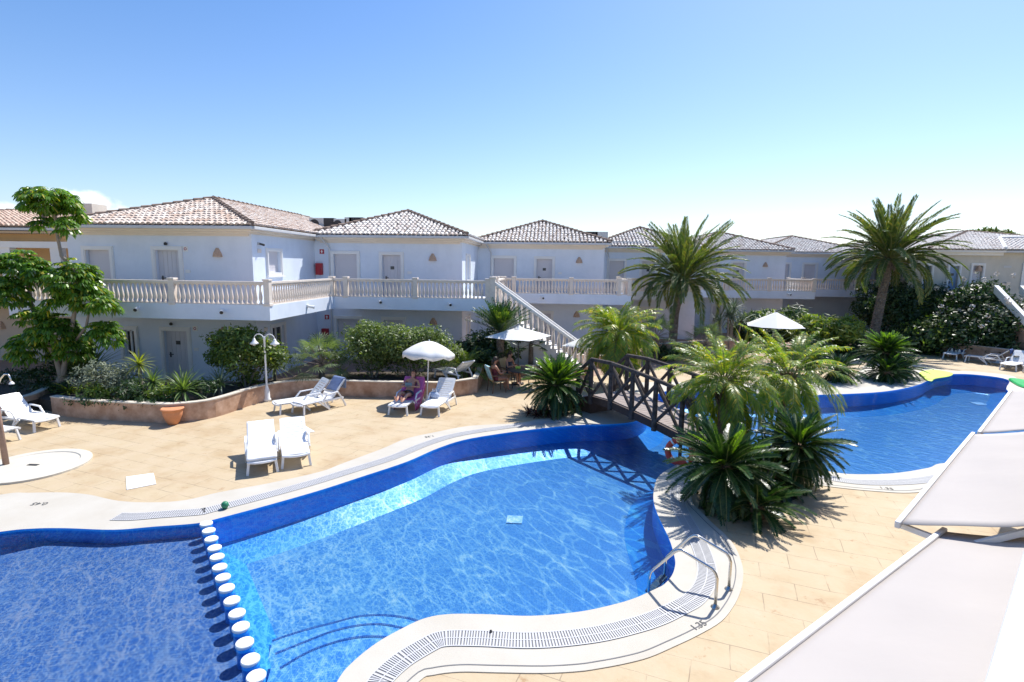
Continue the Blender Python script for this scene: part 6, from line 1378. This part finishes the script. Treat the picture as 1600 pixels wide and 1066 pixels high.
# ------------------------------------------------------------------ bridge
B0 = Vector((1.35,16.7)); Bd = Vector((.6,-.8)); Bn = Vector((.8,.6)); BW = 1.5
bt = thing('footbridge', (3.4,15,0), 'weathered timber footbridge with crossed rails arching over the channel between the pools', 'bridge'); bl_ = bt.location.copy()
def dz(s):
    xs = [-2.0,-1.2,-.6,0,.9,1.8,2.7,3.6,4.6,5.6,6.2]; ys = [0.05,.22,.45,.66,.68,.60,.50,.38,.20,.06,.0]; return float(np.interp(s, xs, ys))
def bp_(s, o_, z): q_ = B0+Bd*s+Bn*o_; return Vector((q_.x,q_.y,z))
ss = np.linspace(-1.9, 6.1, 65)
b = MB()
for i in range(64):
    s0_, s1_ = ss[i], ss[i+1]-.008; z0_, z1_ = dz(s0_), dz(s1_)
    q_ = [bp_(s0_,.06,z0_),bp_(s1_,.06,z1_),bp_(s1_,BW-.06,z1_),bp_(s0_,BW-.06,z0_)]; b.add(q_+[p-Vector((0,0,.035)) for p in q_], [(0,1,2,3),(7,6,5,4),(0,4,5,1),(1,5,6,2),(2,6,7,3),(3,7,4,0)])
b.build('deck', M['deck'], bt, bl_)
for o_ in (.03, BW-.03):
    b = MB()
    for i in range(64):
        b.bar(bp_(ss[i],o_,dz(ss[i])-.14), bp_(ss[i+1]+.01,o_,dz(ss[i+1])-.14), .08,.22)
    b.build('beam', M['wood_dark'], bt, bl_)
b = MB()
for (s_a, s_b) in ((-1.9,-.1),(4.0,4.25)):
    q_ = [bp_(s_a,.08,0),bp_(s_b,.08,0),bp_(s_b,BW-.08,0),bp_(s_a,BW-.08,0)]; zt = [dz(s_a)-.1,dz(s_b)-.1]*1
    top_ = [Vector((q_[0].x,q_[0].y,max(.02,zt[0]))),Vector((q_[1].x,q_[1].y,zt[1])),Vector((q_[2].x,q_[2].y,zt[1])),Vector((q_[3].x,q_[3].y,max(.02,zt[0])))]
    b.add([p-Vector((0,0,.3)) for p in q_]+top_, [(0,3,2,1),(4,5,6,7),(0,1,5,4),(1,2,6,5),(2,3,7,6),(3,0,4,7)])
b.build('abutment', M['wood_dark'], bt, bl_)
PH = 1.14
for side, o_, ps in (('n', -.03, (-.62,0,.9,1.8,2.68,3.6,4.5)), ('f', BW+.03, (-.62,0,.9,1.8,2.68,3.6,4.5))):
    tops = []
    for i, s in enumerate(ps):
        low = (s < -.3 or s > 4.3); ht = .85 if s < -.3 else (.55 if s > 4.3 else PH); z = dz(s); b = MB(); b.tube([bp_(s,o_,z-.28), bp_(s,o_,z+ht*.5), bp_(s,o_,z+ht)], [.078,.070,.066], 8); b.build('post', M['wood'], bt, bl_); tops.append(bp_(s,o_,z+ht))
    for i in range(len(ps)-1):
        b = MB(); a_, c_ = tops[i], tops[i+1]; b.tube([a_+Vector((0,0,.02)), c_+Vector((0,0,.02))], .062, 8); b.build('top_rail', M['wood'], bt, bl_)
        s, e = ps[i], ps[i+1]; h1 = (tops[i].z-dz(s))*.9; h2 = (tops[i+1].z-dz(e))*.9
        b = MB(); b.tube([bp_(s,o_,dz(s)-.05), bp_(e,o_,dz(e)+h2)], .050, 7); b.tube([bp_(s,o_+.03,dz(s)+h1), bp_(e,o_+.03,dz(e)-.05)], .050, 7); b.build('cross_brace', M['wood'], bt, bl_)

# ------------------------------------------------------------------ garden table, chairs, people
tx, ty = -.95, 20.3
t = thing('garden_table', (tx,ty,0), 'round glass-topped garden table under the square parasol', 'table'); b = MB(); b.lathe([(.62,.70),(.64,.71),(.62,.72),(0,.722)], n=28); b.build('table_top', M['glass_top'], t); b = MB(); b.lathe([(.645,.695),(.66,.71),(.645,.725)], n=28); b.build('rim', M['darkmetal'], t)
for a in range(4): b = MB(); aa = a*math.pi/2+.4; b.tube([(.5*math.cos(aa),.5*math.sin(aa),.7),(.42*math.cos(aa),.42*math.sin(aa),.35),(.52*math.cos(aa),.52*math.sin(aa),0)], .018, 6); b.build('leg', M['darkmetal'], t)
def chair(loc, rot, label):
    t = thing('garden_chair', loc, label, 'chair', 'brown garden chairs', rot)   # faces +y, back at -y
    b = MB(); b.box(-.24,.24,-.22,.24,.40,.425); b.build('seat', M['sling'], t, bevel=.01)
    b = MB(); b.add([(-.24,-.22,.43),(.24,-.22,.43),(.25,-.42,1.0),(-.25,-.42,1.0),(-.24,-.24,.43),(.24,-.24,.43),(.25,-.44,1.0),(-.25,-.44,1.0)], [(0,1,2,3),(7,6,5,4),(0,4,5,1),(1,5,6,2),(2,6,7,3),(3,7,4,0)]); b.build('backrest', M['sling'], t)
    for s in (-1,1):
        b = MB(); b.tube([(s*.27,.24,0),(s*.27,.24,.62)], .02, 6); b.build('leg', M['cane'], t); b = MB(); b.tube([(s*.27,-.3,0),(s*.27,-.24,.42),(s*.27,-.44,1.02)], .02, 6); b.build('leg', M['cane'], t); b = MB(); b.tube([(s*.27,.26,.63),(s*.27,-.30,.66)], .025, 6); b.build('armrest', M['cane'], t)
    return t
ch1 = (-1.95,19.55); chair((ch1[0],ch1[1],0), R(-62), 'garden chair nearest us with a turquoise towel on its back')
ch2 = (-1.55,21.0); chair((ch2[0],ch2[1],0), R(-120), 'garden chair behind the table holding the facing sitter')
chair((-.1,20.9,0), R(110), 'empty brown garden chair right of the table, behind the sago')
b = MB(); nu = 12; vs = []
for i in range(nu+1):
    for j in range(9):
        u = i/nu; x = (j/8-.5)*.5; y = -.44-.02+.15*(1-u)*0; 
        if u < .75: z = .48+u/.75*.55; yy = -.235-(z-.43)*.36-.012
        else: z = 1.03-(u-.75)*.4; yy = -.395
        vs.append((x+.01*math.sin(u*9+j), yy+.008*math.sin(j*2.0), z))
b.add(vs, [(i*9+j,i*9+j+1,(i+1)*9+j+1,(i+1)*9+j) for i in range(nu) for j in range(8)]); o = b.build('towel', M['towel_turq'], smooth=True); o.location = (ch1[0],ch1[1],0); o.rotation_euler = (0,0,R(-62)); tag(o, 'turquoise towel over the back of the garden chair', 'towel'); md_ = o.modifiers.new('t','SOLIDIFY'); md_.thickness = .02
b = MB(); b.box(-.10,.10,-.07,.07,0,.08); o = b.build('snack_box', M['float_y'], bevel=.01); o.location = (tx-.28,ty+.2,.725); tag(o, 'small lime green box on the glass table', 'box')

def skinned(name, joints, edges, m, sub=2):
    me = bpy.data.meshes.new(name); me.from_pydata([j[0] for j in joints], edges, []); o = bpy.data.objects.new(name, me); COL.objects.link(o)
    sk = o.modifiers.new('skin', 'SKIN'); ss_ = o.modifiers.new('sub', 'SUBSURF'); ss_.levels = ss_.render_levels = sub
    for v, j in zip(me.skin_vertices[0].data, joints):
        rr = j[1]; v.radius = (rr, rr) if not isinstance(rr, tuple) else rr
    me.skin_vertices[0].data[0].use_root = True; sk.use_smooth_shade = True
    dg = bpy.context.evaluated_depsgraph_get(); dg.update(); nm = bpy.data.meshes.new_from_object(o.evaluated_get(dg)); bpy.data.objects.remove(o); nm.name = name
    nm.materials.clear(); nm.materials.append(m); r2 = bpy.data.objects.new(name, nm); COL.objects.link(r2); nm.polygons.foreach_set('use_smooth', [True]*len(nm.polygons)); return r2
def person(parent_thing, J, skin, arms_hold=None):
    """J: dict of joint positions (local)."""
    V = lambda k: Vector(J[k])
    js, ed = [], []; idx = {}
    def add(k, p, r): idx[k] = len(js); js.append((tuple(p), r)); return idx[k]
    pel, chest, neck, head = V('pelvis'), V('chest'), V('neck'), V('head')
    add('pel', pel, (.155,.105)); add('waist', pel.lerp(chest,.5), (.125,.09)); add('chest', chest, (.16,.105)); add('ub', chest.lerp(neck,.6), (.11,.075)); add('neck', neck, .052); add('chin', neck.lerp(head,.45), (.062,.07)); add('head', head, (.078,.095)); add('crown', head+(head-neck).normalized()*.10, (.05,.06))
    ed += [(idx[a], idx[b_]) for a, b_ in (('pel','waist'),('waist','chest'),('chest','ub'),('ub','neck'),('neck','chin'),('chin','head'),('head','crown'))]
    for s in ('l','r'):
        sh_, el, wr = V('sh_'+s), V('el_'+s), V('wr_'+s); add('sh'+s, sh_, .055); add('ua'+s, sh_.lerp(el,.5), .046); add('el'+s, el, .037); add('fa'+s, el.lerp(wr,.35), .038); add('wr'+s, wr, .024); hd = (wr-el).normalized(); add('pa'+s, wr+hd*.05, (.038,.018)); add('pk'+s, wr+hd*.09, (.036,.015))
        ed += [(idx['ub'], idx['sh'+s]),(idx['sh'+s],idx['ua'+s]),(idx['ua'+s],idx['el'+s]),(idx['el'+s],idx['fa'+s]),(idx['fa'+s],idx['wr'+s]),(idx['wr'+s],idx['pa'+s]),(idx['pa'+s],idx['pk'+s])]
        side = hd.cross(Vector((0,0,1))); side = side.normalized() if side.length > .1 else Vector((1,0,0)); dn = side.cross(hd).normalized()
        for f in range(4):
            o1 = wr+hd*.095+side*(f-1.5)*.019; ln = (.060,.072,.068,.052)[f]; a1 = add(f'f{s}{f}a', o1+hd*ln*.5-dn*.004, .0085); a2 = add(f'f{s}{f}b', o1+hd*ln-dn*.02, .007); ed += [(idx['pk'+s],a1),(a1,a2)]
        a1 = add(f't{s}a', wr+hd*.045+side*(.045 if s == 'l' else -.045), .011); a2 = add(f't{s}b', wr+hd*.08+side*(.062 if s == 'l' else -.062)-dn*.01, .009); ed += [(idx['pa'+s],a1),(a1,a2)]
        hp, kn, an, toe = V('hp_'+s), V('kn_'+s), V('an_'+s), V('toe_'+s); add('hp'+s, hp, .092); add('th'+s, hp.lerp(kn,.45), .080); add('kn'+s, kn, .054); add('ca'+s, kn.lerp(an,.35), .056); add('an'+s, an, .034); add('mf'+s, an.lerp(toe,.55), (.040,.028)); add('toe'+s, toe, (.038,.018))
        ed += [(idx['pel'],idx['hp'+s]),(idx['hp'+s],idx['th'+s]),(idx['th'+s],idx['kn'+s]),(idx['kn'+s],idx['ca'+s]),(idx['ca'+s],idx['an'+s]),(idx['an'+s],idx['mf'+s]),(idx['mf'+s],idx['toe'+s])]
    bd = skinned('body', js, ed, skin); bd.parent = parent_thing
    return bd
def headparts(t, head, face, up, hairm, long=True, glasses=False):
    head, face, up = Vector(head), Vector(face).normalized(), Vector(up).normalized(); rt_ = face.cross(up).normalized()
    def at(f, u, s): return head+face*f+up*u+rt_*s
    b = MB(); n, m_ = 14, 9; vs = []; fs = []
    for i in range(m_+1):
        th = math.pi*.62*i/m_
        for j in range(n):
            ph = 2*math.pi*j/n; x = math.sin(th)*math.cos(ph); y = math.sin(th)*math.sin(ph); z = math.cos(th); k_ = 1.0 if x < .2 else (1.0 if th < math.pi*.33 else .72); p = at(.102*x*k_-.012, .118*z+.03, .09*y); vs.append(tuple(p))
    fs = [(i*n+j,i*n+(j+1)%n,(i+1)*n+(j+1)%n,(i+1)*n+j) for i in range(m_) for j in range(n)]; b.add(vs, fs)
    if long: b.tube([at(-.08,0,0),at(-.10,-.10,0),at(-.08,-.2,0)], [.07,.06,.02], 9)
    b.build('hair', hairm, t, smooth=True)
    b = MB(); b.tube([at(.088,.01,0),at(.108,-.028,0)], [.010,.014], 7); b.build('nose', M['skin'], t, smooth=True)
    b = MB(); b.tube([at(.088,-.062,-.022),at(.094,-.064,0),at(.088,-.062,.022)], .007, 6); b.build('mouth', M['maroon'], t, smooth=True)
    for s in (-1,1): b = MB(); b.lathe([(.0,-.018),(.014,-.01),(.014,.01),(0,.018)], tuple(at(-.005,-.005,s*.083)), 8); b.build('ear', M['skin'], t)
    if glasses:
        b = MB(); b.bar(at(.095,.018,-.065),at(.095,.018,.065),.012,.036,tuple(up)); b.build('sunglasses', M['black'], t)
    else:
        for s in (-1,1): b = MB(); b.lathe([(.0,-.008),(.009,0),(.0,.008)], tuple(at(.084,.015,s*.03)), 7); b.build('eye', M['black'], t)
def shell(name, t, ring_pts, m):
    """loose ring-based garment: list of (center, rx, ry, xaxis, yaxis)"""
    n = 14; b = MB(); vs = []
    for c, rx, ry, xa, ya in ring_pts:
        for j in range(n): a = 2*math.pi*j/n; p = Vector(c)+Vector(xa)*rx*math.cos(a)+Vector(ya)*ry*math.sin(a); vs.append(tuple(p))
    b.add(vs, [(i*n+j,i*n+(j+1)%n,(i+1)*n+(j+1)%n,(i+1)*n+j) for i in range(len(ring_pts)-1) for j in range(n)]); return b.build(name, m, t, smooth=True)
# sunbather, in the sunbed frame (foot at -y)
bd4 = lobj[4]; sb = thing('person', bd4.location, 'sunbather in dark shorts and sunglasses lying on the pink striped towel, feet towards the pool', 'person', rot=bd4.rotation_euler[2]); ba = R(46); ca, sa = math.cos(ba), math.sin(ba)
def bk(u, x, o_): return (x, .18+ca*u-sa*o_, .34+sa*u+ca*o_)
J = dict(pelvis=(0,.12,.47), chest=bk(.42,0,.13), neck=bk(.64,0,.14), head=bk(.80,0,.17), hp_l=(-.09,.06,.45), hp_r=(.09,.06,.45), kn_l=(-.12,-.34,.58), kn_r=(.12,-.34,.54), an_l=(-.10,-.74,.42), an_r=(.08,-.76,.41), toe_l=(-.12,-.82,.60), toe_r=(.10,-.84,.59),
 sh_l=bk(.56,-.18,.12), sh_r=bk(.56,.18,.12), el_l=bk(.30,-.31,.14), el_r=bk(.30,.31,.14), wr_l=bk(.24,-.16,.27), wr_r=bk(.24,.13,.28))
person(sb, J, M['skin']); headparts(sb, bk(.83,0,.17), (0,-sa,ca), (0,ca,sa), M['hair'], True, True)
Xa, Ya = (1,0,0), Vector(bk(0,0,1))-Vector(bk(0,0,0))
shell('shorts', sb, [(bk(.10,0,.13),.165,.115,Xa,Ya),((0,.12,.475),.185,.13,Xa,(0,-.3,.95)),((0,.0,.49),.195,.125,Xa,(0,-.1,1)),((0,-.12,.51),.20,.105,Xa,(0,.2,1))], M['navy'])
b = MB(); p = Vector(bk(.24,0,.33)); b.box(p.x-.12,p.x+.12,p.y-.02,p.y+.02,p.z-.06,p.z+.09); o = b.build('book', mat('blue_grey_cover', (.12,.22,.28), .5), bevel=.006); o.parent = None; tag(o, 'blue grey book held by the sunbather', 'book'); o.location = bd4.location; o.rotation_euler = bd4.rotation_euler
# two sitters at the table
def sitter(loc, rot, label, skin, topm, hairm, lean=0.0, reach=.35):
    t = thing('person', (loc[0],loc[1],0), label, 'person', rot=rot)
    J = dict(pelvis=(0,-.10,.50), chest=(0,-.14+lean,.83), neck=(0,-.12+lean*1.5,1.05), head=(0,-.09+lean*1.7,1.19), hp_l=(-.09,-.06,.49), hp_r=(.09,-.06,.49), kn_l=(-.12,.36,.50), kn_r=(.12,.36,.50), an_l=(-.12,.34,.09), an_r=(.12,.40,.09), toe_l=(-.13,.50,.035), toe_r=(.13,.56,.035), sh_l=(-.18,-.13+lean*1.4,.97), sh_r=(.18,-.13+lean*1.4,.97), el_l=(-.26,-.02,.74), el_r=(.26,.02,.72), wr_l=(-.15,reach*.6,.76), wr_r=(.14,reach*.6,.76))
    person(t, J, skin); headparts(t, (0,-.08+lean*1.7,1.20), (0,1,-.15), (0,.15,1), hairm, True)
    shell('swimsuit', t, [((0,-.13+lean,.90),.175,.118,(1,0,0),(0,1,0)),((0,-.12+lean*.7,.74),.152,.112,(1,0,0),(0,1,0)),((0,-.10,.60),.155,.12,(1,0,0),(0,1,0)),((0,-.08,.50),.185,.135,(1,0,0),(0,1,0)),((0,-.05,.43),.16,.12,(1,0,0),(0,1,0))], topm)
    return t
sitter(ch1, R(-62), 'person in maroon swimwear seated on the near garden chair, seen from behind at the table', M['skin2'], M['maroon'], M['hair'])
sitter(ch2, R(-120), 'person in dark swimwear seated behind the table, facing us under the parasol', M['skin'], M['navy'], M['hair'], lean=.03)
